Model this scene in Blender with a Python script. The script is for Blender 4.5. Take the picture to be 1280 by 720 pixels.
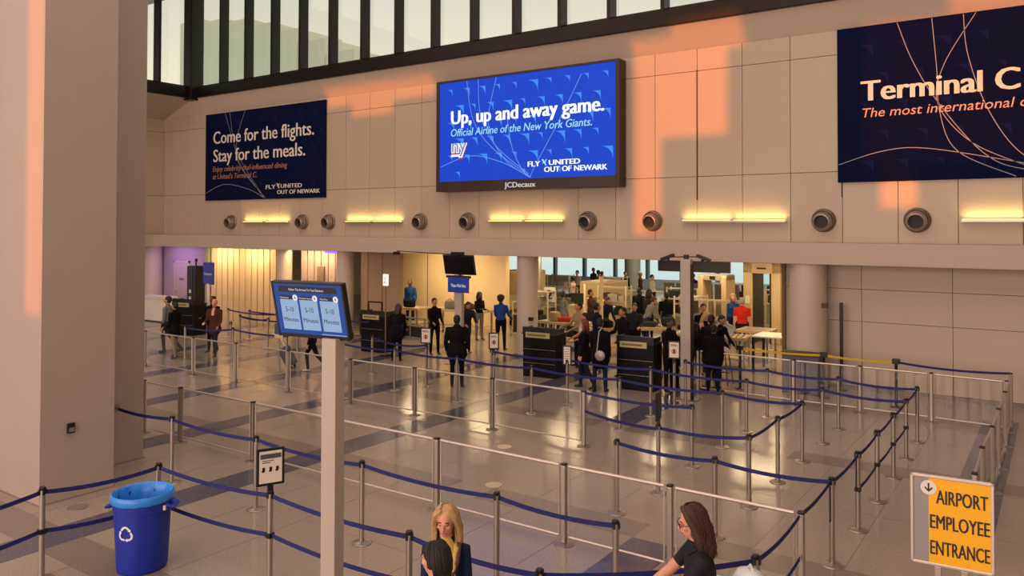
import bpy, math, random
import numpy as np
from mathutils import Vector, Matrix
for o in list(bpy.data.objects): bpy.data.objects.remove(o)
S = bpy.context.scene
C = S.collection
R = math.radians
random.seed(7)

# ------------------------------------------------------------------ camera
cd = bpy.data.cameras.new('camera'); cam = bpy.data.objects.new('camera', cd); C.objects.link(cam)
cd.sensor_width = 36.0; cd.lens = 989.4/1280*36.0
cd.shift_y = -(360-265.7)/1280.0
cd.clip_end = 500
ya, pi_, ro = -0.60703, -0.018054, -0.0019487
f = Vector((math.sin(ya)*math.cos(pi_), math.cos(ya)*math.cos(pi_), -math.sin(pi_)))
r = Vector((math.cos(ya), -math.sin(ya), 0)); d = f.cross(r)
r2 = math.cos(ro)*r + math.sin(ro)*d; d2 = -math.sin(ro)*r + math.cos(ro)*d
cam.matrix_world = Matrix(((r2.x, -d2.x, -f.x, 0), (r2.y, -d2.y, -f.y, 0), (r2.z, -d2.z, -f.z, 3.83), (0, 0, 0, 1)))
S.camera = cam

# ------------------------------------------------------------------ world, sun, area lights, exposure
S.view_settings.view_transform = 'Standard'; S.view_settings.look = 'None'
S.view_settings.exposure = -0.10; S.view_settings.gamma = 1.0
S.view_settings.use_curve_mapping = False
w = bpy.data.worlds.new('dusk_sky'); S.world = w; w.use_nodes = True
nt = w.node_tree; nt.nodes.clear()
tc = nt.nodes.new('ShaderNodeTexCoord'); sp = nt.nodes.new('ShaderNodeSeparateXYZ')
mr = nt.nodes.new('ShaderNodeMapRange'); mr.inputs[1].default_value = -1; mr.inputs[2].default_value = 1
cr = nt.nodes.new('ShaderNodeValToRGB'); bg = nt.nodes.new('ShaderNodeBackground'); wo = nt.nodes.new('ShaderNodeOutputWorld')
nt.links.new(tc.outputs['Generated'], sp.inputs[0]); nt.links.new(sp.outputs[2], mr.inputs[0])
nt.links.new(mr.outputs[0], cr.inputs[0]); nt.links.new(cr.outputs[0], bg.inputs[0]); nt.links.new(bg.outputs[0], wo.inputs[0])
e = cr.color_ramp.elements
e[0].position = 0.0; e[0].color = (.52, .54, .48, 1)
e[1].position = 1.0; e[1].color = (.42, .45, .48, 1)
for p_, c_ in ((.46, (.50, .68, .72)), (.505, (.82, .82, .70)), (.57, (.84, .76, .58)), (.66, (.56, .55, .50))):
    k = e.new(p_); k.color = (*c_, 1)
bg.inputs[1].default_value = 1.3

SUN = Vector((.08, 1.0, -.08)).normalized()          # low evening sun through holes cut in the added mask wall behind the viewer
sd = bpy.data.lights.new('evening_sun', 'SUN'); sd.energy = 3.1; sd.color = (1, .19, .0); sd.angle = R(.6)
so = bpy.data.objects.new('evening_sun', sd); C.objects.link(so); so.rotation_euler = SUN.to_track_quat('-Z', 'Y').to_euler()

def area(name, loc, size, power, color, direction=(0, 0, -1), spread=180):
    l = bpy.data.lights.new(name, 'AREA'); l.shape = 'RECTANGLE'; l.size, l.size_y = size
    l.energy = power; l.color = color; l.spread = R(spread)
    o = bpy.data.objects.new(name, l); C.objects.link(o); o.location = loc
    o.rotation_euler = Vector(direction).to_track_quat('-Z', 'Y').to_euler(); return o
area('hall_ambient_fill', (-13, 7, 13.8), (30, 18), 2500, (1, .80, .67))  # added ambient fill for the hall, not a real ceiling lamp
area('front_fill', (-10, -11.2, 5.5), (34, 9), 4600, (1, .74, .63), (0, 1, -.05))  # added fill to lift the lower walls; no glazing stands here
for y_ in (21.6, 25.0, 29.5, 35.0):
    for x_ in (-19.5, -16.2, -12.9, -9.6, -6.9):
        if y_ > 24 and x_ < -18: continue
        area('checkpoint_light', (x_, y_, 2.93), (1.2, .6), 62, (1, .74, .42))
for x_ in (-28.3, -26.2, -23.0, -22.0):
    area('partition_light', (x_, 19.55, 2.93), (1.3, .12), 38, (1, .70, .32), (0, .45, -1))
area('corner_violet_light', (-31.2, 19.2, 2.9), (1.6, .2), 20, (.62, .34, 1), (0, .5, -1))
area('lit_wall_fill', (-19.3, 22.6, 2.9), (2.6, .4), 70, (1, .72, .38), (0, .5, -1))  # added to brighten the cream wall, without any fitting
area('far_concourse_light', (-14, 41, 2.9), (14, 2), 300, (.8, .92, 1))

# ------------------------------------------------------------------ materials
def lin(c):
    if isinstance(c, str):
        c = c.lstrip('#'); c = [int(c[i:i+2], 16)/255 for i in (0, 2, 4)]
    return tuple(x/12.92 if x <= .04045 else ((x+.055)/1.055)**2.4 for x in c)
MATS = {}
def mat(name, col, rough=.6, metal=0, var=.0, scale=8, bump=0, emit=0, spec=.5, rnd=0, col2=None, coat=0):
    if name in MATS: return MATS[name]
    m = bpy.data.materials.new(name); m.use_nodes = True; t = m.node_tree; b = t.nodes['Principled BSDF']
    c = lin(col); b.inputs['Base Color'].default_value = (*c, 1)
    b.inputs['Roughness'].default_value = rough; b.inputs['Metallic'].default_value = metal
    b.inputs['Specular IOR Level'].default_value = spec; b.inputs['Coat Weight'].default_value = coat
    co = t.nodes.new('ShaderNodeTexCoord'); n = t.nodes.new('ShaderNodeTexNoise'); n.inputs['Scale'].default_value = scale
    n.inputs['Detail'].default_value = 4; t.links.new(co.outputs['Object'], n.inputs['Vector'])
    mx = t.nodes.new('ShaderNodeMix'); mx.data_type = 'RGBA'
    a2 = lin(col2) if col2 else tuple(x*(1-var) for x in c)
    mx.inputs[6].default_value = (*tuple(min(1, x*(1+var)) for x in c), 1) if not col2 else (*c, 1)
    mx.inputs[7].default_value = (*a2, 1); t.links.new(n.outputs[0], mx.inputs[0])
    last = mx.outputs[2]
    if rnd:
        oi = t.nodes.new('ShaderNodeObjectInfo'); h = t.nodes.new('ShaderNodeHueSaturation')
        q = t.nodes.new('ShaderNodeMapRange'); q.inputs[3].default_value = 1-rnd; q.inputs[4].default_value = 1+rnd
        t.links.new(oi.outputs['Random'], q.inputs[0]); t.links.new(q.outputs[0], h.inputs['Value']); t.links.new(last, h.inputs['Color']); last = h.outputs[0]
    t.links.new(last, b.inputs['Base Color'])
    if bump:
        bp = t.nodes.new('ShaderNodeBump'); bp.inputs['Strength'].default_value = bump; bp.inputs['Distance'].default_value = .01
        t.links.new(n.outputs[0], bp.inputs['Height']); t.links.new(bp.outputs[0], b.inputs['Normal'])
    if emit:
        b.inputs['Emission Color'].default_value = (*c, 1); b.inputs['Emission Strength'].default_value = emit
        if emit >= .7:
            for l_ in list(b.inputs['Base Color'].links): t.links.remove(l_)
            b.inputs['Base Color'].default_value = (.01, .01, .01, 1); b.inputs['Specular IOR Level'].default_value = .1
    MATS[name] = m; return m
def glass(name, tint=(.97, .97, .96), refl=.08, rough=.03):
    if name in MATS: return MATS[name]
    m = bpy.data.materials.new(name); m.use_nodes = True; t = m.node_tree; t.nodes.clear()
    o = t.nodes.new('ShaderNodeOutputMaterial'); tr = t.nodes.new('ShaderNodeBsdfTransparent'); gl = t.nodes.new('ShaderNodeBsdfGlossy')
    mx = t.nodes.new('ShaderNodeMixShader'); lw = t.nodes.new('ShaderNodeLayerWeight'); lw.inputs[0].default_value = .5
    pw = t.nodes.new('ShaderNodeMath'); pw.operation = 'POWER'; pw.inputs[1].default_value = 4; t.links.new(lw.outputs['Facing'], pw.inputs[0])
    fr = t.nodes.new('ShaderNodeMath'); fr.operation = 'MULTIPLY_ADD'; fr.inputs[1].default_value = .30; fr.inputs[2].default_value = refl*.4; t.links.new(pw.outputs[0], fr.inputs[0])
    tr.inputs[0].default_value = (*tint, 1); gl.inputs['Roughness'].default_value = rough; gl.inputs['Color'].default_value = (.9, .9, .9, 1)
    t.links.new(fr.outputs[0], mx.inputs[0]); t.links.new(tr.outputs[0], mx.inputs[1]); t.links.new(gl.outputs[0], mx.inputs[2]); t.links.new(mx.outputs[0], o.inputs[0])
    MATS[name] = m; return m

def terrazzo(name, c1, c2, rough):
    m = mat(name, c1, rough, var=.05, scale=.7)
    t = m.node_tree; b = t.nodes['Principled BSDF']; src = b.inputs['Base Color'].links[0].from_socket
    co = [n for n in t.nodes if n.type == 'TEX_COORD'][0]
    v = t.nodes.new('ShaderNodeTexNoise'); v.inputs['Scale'].default_value = 45; v.inputs['Detail'].default_value = 2; t.links.new(co.outputs['Object'], v.inputs['Vector'])
    q = t.nodes.new('ShaderNodeMapRange'); q.inputs[1].default_value = .56; q.inputs[2].default_value = .66; q.inputs[3].default_value = 0; q.inputs[4].default_value = .5
    t.links.new(v.outputs[0], q.inputs[0])
    mx = t.nodes.new('ShaderNodeMix'); mx.data_type = 'RGBA'; mx.inputs[7].default_value = (*lin(c2), 1)
    t.links.new(q.outputs[0], mx.inputs[0]); t.links.new(src, mx.inputs[6]); t.links.new(mx.outputs[2], b.inputs['Base Color'])
    n2 = t.nodes.new('ShaderNodeTexNoise'); n2.inputs['Scale'].default_value = 1.3; n2.inputs['Detail'].default_value = 5; t.links.new(co.outputs['Object'], n2.inputs['Vector'])
    r2_ = t.nodes.new('ShaderNodeMapRange'); r2_.inputs[3].default_value = rough*.75; r2_.inputs[4].default_value = rough*1.35
    t.links.new(n2.outputs[0], r2_.inputs[0]); t.links.new(r2_.outputs[0], b.inputs['Roughness'])
    return m
M_floor = terrazzo('terrazzo_beige', '#968b80', '#675d56', .17)
M_fblue = terrazzo('terrazzo_slate', '#4c4c5c', '#77747f', .17)
M_fgrey = terrazzo('terrazzo_taupe', '#786e67', '#958a80', .17)
M_panel = mat('wall_panel_enamel', '#b5a591', .42, var=.03, scale=.6, rnd=.035)
M_joint = mat('joint_shadow_gap', '#5a4a3c', .8)
M_wall = mat('painted_wall', '#bdae9f', .6, var=.03, scale=1.2)
M_beam = mat('beam_plaster', '#b5a697', .6, var=.03, scale=.8)
M_pillar = mat('pillar_plaster', '#a4978e', .55, var=.04, scale=1.5)
M_cream = mat('cream_wall', '#d8bf94', .6, var=.04, scale=1)
M_tan = mat('tan_wall', '#9c8264', .6, var=.04, scale=1)
M_bronze = mat('bronze_metal', '#241c17', .35, .6, var=.2, scale=2)
M_black = mat('black_plastic', '#0b0b0c', .45)
M_blackm = mat('black_metal', '#121113', .35, .3)
M_steel = mat('satin_steel', '#a89f96', .32, .85, var=.05, scale=20)
M_alu = mat('aluminium_rail', '#c9beb4', .3, .7, var=.04, scale=20)
M_navy = mat('navy_belt', '#141a66', .7, var=.1, scale=60)
M_yellowbelt = mat('yellow_belt', '#c7a31c', .6, var=.1, scale=60)
M_acr = glass('clear_acrylic'); M_glass = glass('window_glass', (.96, .97, .95))
M_polew = mat('pole_enamel', '#a99f95', .4)
M_white = mat('white_paint', '#d9d2c8', .5, var=.03)
M_offw = mat('off_white_plastic', '#c4b79f', .5, var=.05)
M_paper = mat('paper', '#d8d2c6', .7)
M_plate = mat('brass_name_plate', '#b3a878', .4, .3, var=.2, scale=30)
M_red = mat('red_plastic', '#b81a10', .5)

# ------------------------------------------------------------------ mesh helpers
class MB:
    def __init__(s): s.v = []; s.f = []; s.M = None; s.mi = []; s.cur = 0
    def add(s, vs, fs):
        b = len(s.v)
        for p in vs:
            p = Vector(p); s.v.append(tuple(s.M @ p) if s.M else tuple(p))
        for q in fs: s.f.append(tuple(i+b for i in q)); s.mi.append(s.cur)
        return s
    def box(s, x0, x1, y0, y1, z0, z1):
        return s.add([(x0,y0,z0),(x1,y0,z0),(x1,y1,z0),(x0,y1,z0),(x0,y0,z1),(x1,y0,z1),(x1,y1,z1),(x0,y1,z1)],
                     [(0,3,2,1),(4,5,6,7),(0,1,5,4),(1,2,6,5),(2,3,7,6),(3,0,4,7)])
    def loft(s, rings, caps=True, closed=True):
        n = len(rings[0]); vs = [p for r_ in rings for p in r_]; fs = []
        for i in range(len(rings)-1):
            for j in range(n if closed else n-1):
                k = (j+1) % n; fs.append((i*n+j, i*n+k, (i+1)*n+k, (i+1)*n+j))
        if caps: fs += [tuple(range(n))[::-1], tuple((len(rings)-1)*n+j for j in range(n))]
        return s.add(vs, fs)
    def cyl(s, p0, p1, r0, r1=None, n=12):
        return s.tube([p0, p1], [r0, r0 if r1 is None else r1], n)
    def tube(s, path, rad, n=8, rb=None, side=None, round_=False):
        P = [Vector(p) for p in path]
        if not isinstance(rad, (list, tuple)): rad = [rad]*len(P)
        if rb is None: rb = rad
        elif not isinstance(rb, (list, tuple)): rb = [rb]*len(P)
        rings = []; u = None
        for i, p in enumerate(P):
            t = (P[min(i+1, len(P)-1)]-P[max(i-1, 0)]).normalized()
            if side is not None: u = Vector(side)
            elif u is None: u = Vector((1, 0, 0)) if abs(t.x) < .8 else Vector((0, 1, 0))
            u = (u-t*u.dot(t)).normalized(); v_ = t.cross(u)
            ring = lambda c, a, b: [tuple(c+u*math.cos(2*math.pi*j/n)*a+v_*math.sin(2*math.pi*j/n)*b) for j in range(n)]
            if round_ and i == 0:
                for k in (.05, .35, .7): h_ = math.cos(math.asin(k)); rings.append(ring(p-t*min(rad[0], rb[0])*h_, rad[0]*k, rb[0]*k))
            rings.append(ring(p, rad[i], rb[i]))
            if round_ and i == len(P)-1:
                for k in (.7, .35, .05): h_ = math.cos(math.asin(k)); rings.append(ring(p+t*min(rad[-1], rb[-1])*h_, rad[-1]*k, rb[-1]*k))
        return s.loft(rings)
    def lathe(s, c, prof, n=24, caps=True):
        return s.loft([[(c[0]+r_*math.cos(2*math.pi*j/n), c[1]+r_*math.sin(2*math.pi*j/n), c[2]+z) for j in range(n)] for r_, z in prof], caps)
    def ell(s, c, r_, M=None, n=14, m=8):
        c = Vector(c); rings = []
        for i in range(m+1):
            a = math.pi*(i+.02 if i == 0 else i-.02 if i == m else i)/m
            ring = []
            for j in range(n):
                b = 2*math.pi*j/n
                p = Vector((r_[0]*math.sin(a)*math.cos(b), r_[1]*math.sin(a)*math.sin(b), -r_[2]*math.cos(a)))
                ring.append(tuple(c+(M @ p if M else p)))
            rings.append(ring)
        return s.loft(rings)
    def prism(s, poly, y0, y1):            # polygon in x,z extruded along y
        n = len(poly)
        return s.add([(x, y0, z) for x, z in poly]+[(x, y1, z) for x, z in poly],
                     [tuple(range(n)), tuple(range(n, 2*n))[::-1]]+[(i, i+n, (i+1) % n+n, (i+1) % n) for i in range(n)])
    def build(s, name, m, parent=None, bevel=0, smooth=False, kind=None, label=None):
        me = bpy.data.meshes.new(name); me.from_pydata(s.v, [], s.f)
        for mm in (m if isinstance(m, (list, tuple)) else [m]): me.materials.append(mm)
        if isinstance(m, (list, tuple)): me.polygons.foreach_set('material_index', s.mi)
        me.update()
        import bmesh
        b = bmesh.new(); b.from_mesh(me); bmesh.ops.recalc_face_normals(b, faces=b.faces); b.to_mesh(me); b.free()
        if smooth:
            me.polygons.foreach_set('use_smooth', [True]*len(me.polygons)); me.set_sharp_from_angle(angle=R(40))
        o = bpy.data.objects.new(name, me); C.objects.link(o)
        if parent is not None: o.parent = parent
        if bevel:
            bm_ = o.modifiers.new('bevel', 'BEVEL'); bm_.width = bevel; bm_.segments = 2; bm_.limit_method = 'ANGLE'
        if kind: o['kind'] = kind
        if label: o['label'] = label
        return o
def tag(o, label, cat, group=None):
    o['label'] = label; o['category'] = cat
    if group: o['group'] = group
    return o
def thing(name, label, cat, loc=(0, 0, 0), rotz=0, group=None):
    o = bpy.data.objects.new(name, None); C.objects.link(o); o.location = loc; o.rotation_euler = (0, 0, rotz); o.empty_display_size = .1
    return tag(o, label, cat, group)
def B(*a): return MB().box(*a)
def dup(root, loc, label, rotz=None, group=None):
    r_ = root.copy(); C.objects.link(r_); r_.location = loc; r_['label'] = label
    if rotz is not None: r_.rotation_euler = (0, 0, rotz)
    if group: r_['group'] = group
    for ch in list(root.children):
        c = ch.copy(); C.objects.link(c); c.parent = r_
        for g in ch.children:
            d_ = g.copy(); C.objects.link(d_); d_.parent = c
    return r_
_cap = {}
def text(body, x0, x1, zb, cap, y, m, parent, bold=0.0, shear=0.0, name='lettering', extr=.004, align=None):
    """flat lettering in the local xz plane facing -y; baseline zb, capital height cap, spanning x0..x1"""
    def mk(s_):
        cu = bpy.data.curves.new('t', 'FONT'); cu.body = s_; cu.size = 1; cu.offset = 0.0; cu.shear = shear; cu.resolution_u = 3
        cu.space_character = 1.0
        o = bpy.data.objects.new('t', cu); C.objects.link(o); bpy.context.view_layer.update()
        me = bpy.data.meshes.new_from_object(o.evaluated_get(bpy.context.evaluated_depsgraph_get()))
        bpy.data.objects.remove(o); return me
    k = (bold,)
    if k not in _cap:
        h = mk('H'); _cap[k] = (min(v.co.y for v in h.vertices), max(v.co.y for v in h.vertices)); bpy.data.meshes.remove(h)
    lo, hi = _cap[k]
    me = mk(body); me.name = name
    if bold > .009:                       # heavier strokes: the same outline laid down shifted by a hair, as a bold cut
        import bmesh
        bm = bmesh.new()
        for q_, dx in enumerate((-bold*.9, 0, bold*.9)):
            b0 = len(bm.verts); bm.from_mesh(me); bm.verts.ensure_lookup_table()
            for v in bm.verts[b0:]: v.co.x += dx; v.co.z = q_
        bm.to_mesh(me); bm.free()
    a = min(v.co.x for v in me.vertices); b = max(v.co.x for v in me.vertices)
    sz = cap/(hi-lo); sx = (x1-x0)/(b-a) if x1 is not None else sz*.9
    for v in me.vertices:
        vx, vy = v.co.x, v.co.y; v.co = Vector((x0+(vx-a)*sx, y-.0008*round(v.co.z), zb+(vy-lo)*sz))
    me.materials.clear(); me.materials.append(m); me.update()
    o = bpy.data.objects.new(name, me); C.objects.link(o); o.parent = parent
    if extr and bold <= .009:
        so_ = o.modifiers.new('thickness', 'SOLIDIFY'); so_.thickness = extr; so_.offset = 0
    return o
def strip(path, wd, y, mb):               # thin flat line in local xz plane, facing -y
    P = [Vector((p[0], 0, p[1])) for p in path]; top = []; bot = []
    for i, p in enumerate(P):
        t = (P[min(i+1, len(P)-1)]-P[max(0, i-1)]).normalized(); n_ = Vector((-t.z, 0, t.x))*wd/2
        top.append((p.x+n_.x, y, p.z+n_.z)); bot.append((p.x-n_.x, y, p.z-n_.z))
    n = len(P); mb.add(top+bot, [(i, i+1, n+i+1, n+i) for i in range(n-1)])
def smoothpath(pts, k=8):
    out = []; P = [pts[0]]+list(pts)+[pts[-1]]
    for i in range(1, len(P)-2):
        p0, p1, p2, p3 = [Vector(P[i+q]).to_2d() for q in (-1, 0, 1, 2)]
        for j in range(k):
            t = j/k; out.append(tuple(.5*((2*p1)+(-p0+p2)*t+(2*p0-5*p1+4*p2-p3)*t*t+(-p0+3*p1-3*p2+p3)*t**3)))
    return out+[tuple(pts[-1])]

# ================================================================== THE SETTING
def struct(mb, name, m, parent=None, **k):
    o = mb.build(name, m, parent, **k)
    if parent is None: o['kind'] = 'structure'
    return o
floor = struct(B(-45, 8, -12, 48, -.2, 0), 'floor', M_floor)
for k in range(14):
    x = -1.02-3.07*k
    ya_, yb_ = {0: (11.4, 18.4), 1: (4.0, 8.94), 2: (13.98, 18.4)}.get(k, (-11, 20))
    B(x-.3, x+.3, ya_, yb_, .0005, .0035).build('floor_band', M_fblue, floor, label='slate blue floor band' if k == 0 else None)
for y in (4.8, 9.2, 13.72):
    xs = [8]+[-1.02-3.07*k for k in range(14)]
    for i in range(len(xs)-1):
        B(xs[i+1]+.3, xs[i]-(.3 if i else 0), y-.26, y+.26, .0005, .003).build('floor_band', M_fgrey, floor, label='taupe grey floor band' if i == 0 and y < 5 else None)
jl = MB()
for k in range(-2, 14):
    for x in (-1.02-3.07*k-1.02, -1.02-3.07*k-2.04): jl.box(x-.004, x+.004, -11, 20, .0005, .0015)
for y in (2.6, 7.0, 11.45, 15.9): jl.box(-42, 7.9, y-.004, y+.004, .0005, .0014)
jl.build('divider_strip', mat('brass_divider', '#8a7b6c', .4, .3), floor)
for x, y in ((-11.04, 5.54), (-6.95, 9.55), (-8.0, 11.3)):
    lc = M_offw if x > -10 else M_fgrey
    MB().lathe((x, y, 0), [(.13, .001), (.13, .008), (.11, .01)], 24).build('floor_cover_plate', lc, floor, label='round floor cover plate')

ceiling = struct(B(-45, 8, -12, 20.2, 14, 14.3), 'ceiling', M_wall)
# upper back wall of enamel panels over the beam
wb = struct(B(-33.2, 8, 20.06, 20.4, 2.95, 9.6), 'wall_back', M_joint)
def panel_mesh(w_, h_):
    o = B(.006, w_-.006, 0, .055, .006, h_-.006); return o
rows = [(3.46, 5.17), (5.17, 7.98), (7.98, 8.57)]
protos = {}
for (za, zb) in rows:
    for k in range(-6, 27):
        x = -.67-1.208*k-1.208
        if x < -33.0 : x0 = -32.75; w_ = x+1.208-x0
        else: x0 = x; w_ = 1.208
        if w_ < .1: continue
        key = (za, round(w_, 2))
        if key not in protos:
            o = panel_mesh(w_, zb-za).build('wall_panel', M_panel, wb, bevel=.004); protos[key] = o
        else:
            o = protos[key].copy(); C.objects.link(o)
        o.location = (x0, 20.005, za)
for x in (-7.92, -4.3, 2.95): B(x-.015, x+.015, 19.99, 20.06, 4.55, 8.0).build('expansion_joint', M_black, wb)
# sloped cove below the glazing and the dark sill
cv = MB().add([(-32.7, 20.03, 8.57), (8, 20.03, 8.57), (8, 19.6, 9.2), (-29.95, 19.6, 9.2), (-32.7, 20.2, 8.57), (8, 20.2, 8.57), (8, 20.2, 9.2), (-29.95, 20.2, 9.2)],
              [(0, 1, 2, 3), (5, 4, 7, 6), (3, 2, 6, 7), (0, 4, 5, 1), (0, 3, 7, 4), (1, 5, 6, 2)])
struct(cv, 'trim_1', M_wall)
struct(B(-30.0, 8, 19.5, 19.95, 9.18, 9.62), 'trim_2', M_bronze, bevel=.02)
# clerestory glazing, back
win = struct(B(-30, 8, 19.68, 19.84, 9.62, 9.70), 'window_1', M_bronze)
mull = None
for k in range(-5, 23):
    x = -27.95+1.606*(k)
    if x > 8: break
    if x < -29.5: continue
    if mull is None:
        mull = B(-.055, .055, 19.48, 19.86, 9.6, 14).build('mullion', M_bronze, win); o = mull; mull.location.x = x
    else:
        o = mull.copy(); C.objects.link(o); o.location.x = x
    pn = None
pane0 = B(.055, 1.551, 19.74, 19.76, 9.66, 14).build('window_pane', M_glass, win); pane0.location.x = -27.95
for k in range(-1, 23):
    if k == 0: continue
    o = pane0.copy(); C.objects.link(o); o.location.x = -27.95+1.606*k
B(-30.2, -29.65, 19.3, 19.9, 9.1, 14).build('corner_post', M_bronze, win, bevel=.03)
# left side: lower wall, cove, glazing
wl = struct(B(-33.1, -32.76, -12, 20.06, 3.0, 8.57), 'wall_left', M_joint)
for (za, zb) in rows:
    for k in range(4):
        y = 20.0-1.208*(k+1)
        B(-32.76, -32.7, y+.006, y+1.202, za+.006, zb-.006).build('wall_panel', M_panel, wl, bevel=.004)
B(-32.76, -32.7, -12, 15.1, 3.0, 8.57).build('wall_lining', M_panel, wl)
cv = MB().add([(-32.7, -12, 8.57), (-32.7, 20.03, 8.57), (-29.95, 19.6, 9.2), (-29.95, -12, 9.2), (-33, -12, 8.57), (-33, 20.03, 8.57), (-33, 19.6, 9.2), (-33, -12, 9.2)],
              [(0, 3, 2, 1), (4, 5, 6, 7), (3, 7, 6, 2), (0, 1, 5, 4), (0, 4, 7, 3), (1, 2, 6, 5)])
struct(cv, 'trim_3', M_wall)
struct(B(-30.3, -29.85, -12, 19.5, 9.18, 9.62), 'trim_4', M_bronze, bevel=.02)
win2 = struct(B(-30.2, -30.0, -12, 19.4, 9.62, 9.70), 'window_2', M_bronze)
for k in range(0, 12):
    y = 18.05-1.606*k
    B(-30.25, -29.87, y-.055, y+.055, 9.6, 14).build('mullion', M_bronze, win2)
    B(-30.12, -30.10, y+.055, y+1.36 if k == 0 else y+1.551, 9.66, 14).build('window_pane', M_glass, win2)
# beam over the checkpoint opening
struct(B(-32.3, 8, 19.1, 20.1, 2.97, 3.47), 'trim_5', M_beam, bevel=.012)
struct(B(-33.1, -32.0, -12, 19.1, 2.97, 3.47), 'trim_6', M_beam, bevel=.012)
# right side, unseen side walls and an added front wall that masks the sun into patches
struct(B(8, 8.3, -12, 20.4, 0, 14), 'wall_right', M_wall)
holes = []
def hole(x0, x1, z0, z1, Y=20.0):         # an opening that lets the sun reach this patch of the far wall
    t = (Y+12.2)/SUN.y; holes.append((x0-SUN.x*t, x1-SUN.x*t, z0-SUN.z*t, z1-SUN.z*t))
hole(-9.75, -7.1, 6.25, 8.95); hole(-9.75, -8.95, 3.62, 6.25)
hole(-22.2, -17.0, 8.2, 8.85); hole(-20.9, -18.9, 7.75, 8.2)
hole(-3.8, .8, 5.3, 8.6); hole(-2.0, .8, 8.6, 9.05); hole(-3.45, -2.7, 4.3, 5.3)
hole(-8.5, -6.6, 8.5, 9.3)
hole(-11.98, -11.50, 2.6, 5.6, 5.24); hole(-11.98, -11.50, 5.6, 9.0, 5.24)
xs = sorted({-95.0, 8.0}|{h[0] for h in holes}|{h[1] for h in holes}); zs = sorted({0.0, 40.0}|{h[2] for h in holes}|{h[3] for h in holes})  # spread far past the hall to keep sun off the building outside
wf = MB()
for i in range(len(xs)-1):
    run = None
    for j in range(len(zs)-1):
        cx, cz = (xs[i]+xs[i+1])/2, (zs[j]+zs[j+1])/2
        open_ = any(h[0] < cx < h[1] and h[2] < cz < h[3] for h in holes)
        if not open_ and run is None: run = zs[j]
        if run is not None and (open_ or j == len(zs)-2):
            wf.box(xs[i], xs[i+1], -12.3, -12.1, run, zs[j] if open_ else zs[j+1]); run = None
struct(wf, 'wall_sun_mask', M_wall)  # added unseen sun blocker, holes shaped to throw the orange patches

# pillars at the left
pl = struct(B(-12.72, -11.49, 5.25, 6.28, 0, 14), 'wall_pillar', M_pillar)
o = B(-14.2, -12.52, 6.28, 7.34, 0, 14).build('pillar_return', M_pillar, pl)
B(-14.6, -12.72, 5.62, 6.28, 0, 14).build('pillar_return', M_pillar, pl)
sb = MB().box(-12.73, -11.475, 5.237, 6.29, 0, .012).box(-14.2, -12.505, 6.28, 7.355, 0, .012)
sb.build('skirting', mat('pillar_skirting', '#7f6d66', .6), pl)
o = B(-11.485, -11.45, 5.60, 5.70, .92, 1.06).build('wall_socket_box', M_black, None, bevel=.006); tag(o, 'small black box fixed low on the right face of the big left pillar', 'switch box')
B(-11.45, -11.443, 5.615, 5.685, .94, 1.0).build('cover_flap', M_steel, o)

# lower wall line under the beam, right part
wr = struct(B(-5.64, 8, 20.06, 20.4, 0, 2.97), 'wall_right_lower', M_joint)
def lowpanel(x0, x1, z0, z1): B(x0+.005, x1-.005, 20.0, 20.06, z0+.005, z1-.005).build('wall_panel', M_wall, wr, bevel=.003)
for xa, xb in ((-5.64, -3.88), (-3.88, -2.0), (-2.0, -.12), (-.12, 1.76), (1.76, 3.64), (3.64, 8)):
    for za, zb in ((.1, 1.62), (1.62, 2.38), (2.38, 2.97)): lowpanel(xa, xb, za, zb)
B(-5.64, 8, 19.985, 20.06, 0, .1).build('skirting', M_fgrey, wr)
B(-5.70, -5.62, 19.9, 20.45, 0, 2.97).build('jamb', mat('bronze_jamb', '#6b533c', .5), wr)
for i, (x, y, ra) in enumerate(((-4.98, 19.56, .42), (-12.98, 19.5, .31), (-20.72, 19.55, .30), (-24.02, 19.6, .28), (-33.0, 19.7, .4))):
    c_ = struct(MB().lathe((x, y, 0), [(ra, 0), (ra, 2.97)], 40), 'round_column', M_wall, smooth=True)
    MB().lathe((x, y, 0), [(ra+.012, 0), (ra+.012, .1)], 40).build('skirting', M_fgrey, c_)
# left part: door wall, tan wall
wd = struct(B(-33.0, -29.35, 20.1, 20.3, 0, 2.97), 'wall_left_lower', mat('violet_grey_wall', '#a893a0', .6, var=.03))
d1 = struct(B(-31.85, -30.88, 20.05, 20.1, 0, 2.25), 'door_1', mat('door_pink_grey', '#b8a0a6', .5), bevel=.004)
fr = MB().box(-31.93, -31.85, 20.03, 20.1, 0, 2.33).box(-30.88, -30.80, 20.03, 20.1, 0, 2.33).box(-31.93, -30.80, 20.03, 20.1, 2.25, 2.33)
fr.build('door_frame', M_wall, d1)
B(-31.5, -31.2, 20.04, 20.05, 1.5, 1.58).build('door_plate', mat('door_plate', '#6a5560', .5), d1)
MB().cyl((-31.75, 20.05, 1.0), (-31.75, 19.99, 1.0), .02).cyl((-31.75, 19.99, 1.0), (-31.63, 19.99, 1.0), .012).build('door_handle', M_steel, d1)
struct(B(-29.6, -29.35, 19.98, 20.3, 0, 2.97), 'trim_7', mat('sage_trim', '#8d8d78', .6))
wt = struct(B(-20.5, -18.66, 20.1, 20.3, .75, 2.97), 'wall_tan', M_tan)
B(-20.5, -18.66, 20.05, 20.32, 0, .75).build('wainscot', mat('plum_wainscot', '#2e2238', .6), wt)
for x in (-20.15, -19.45): B(x-.006, x+.006, 20.09, 20.1, .75, 2.97).build('joint', M_joint, wt)
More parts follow.
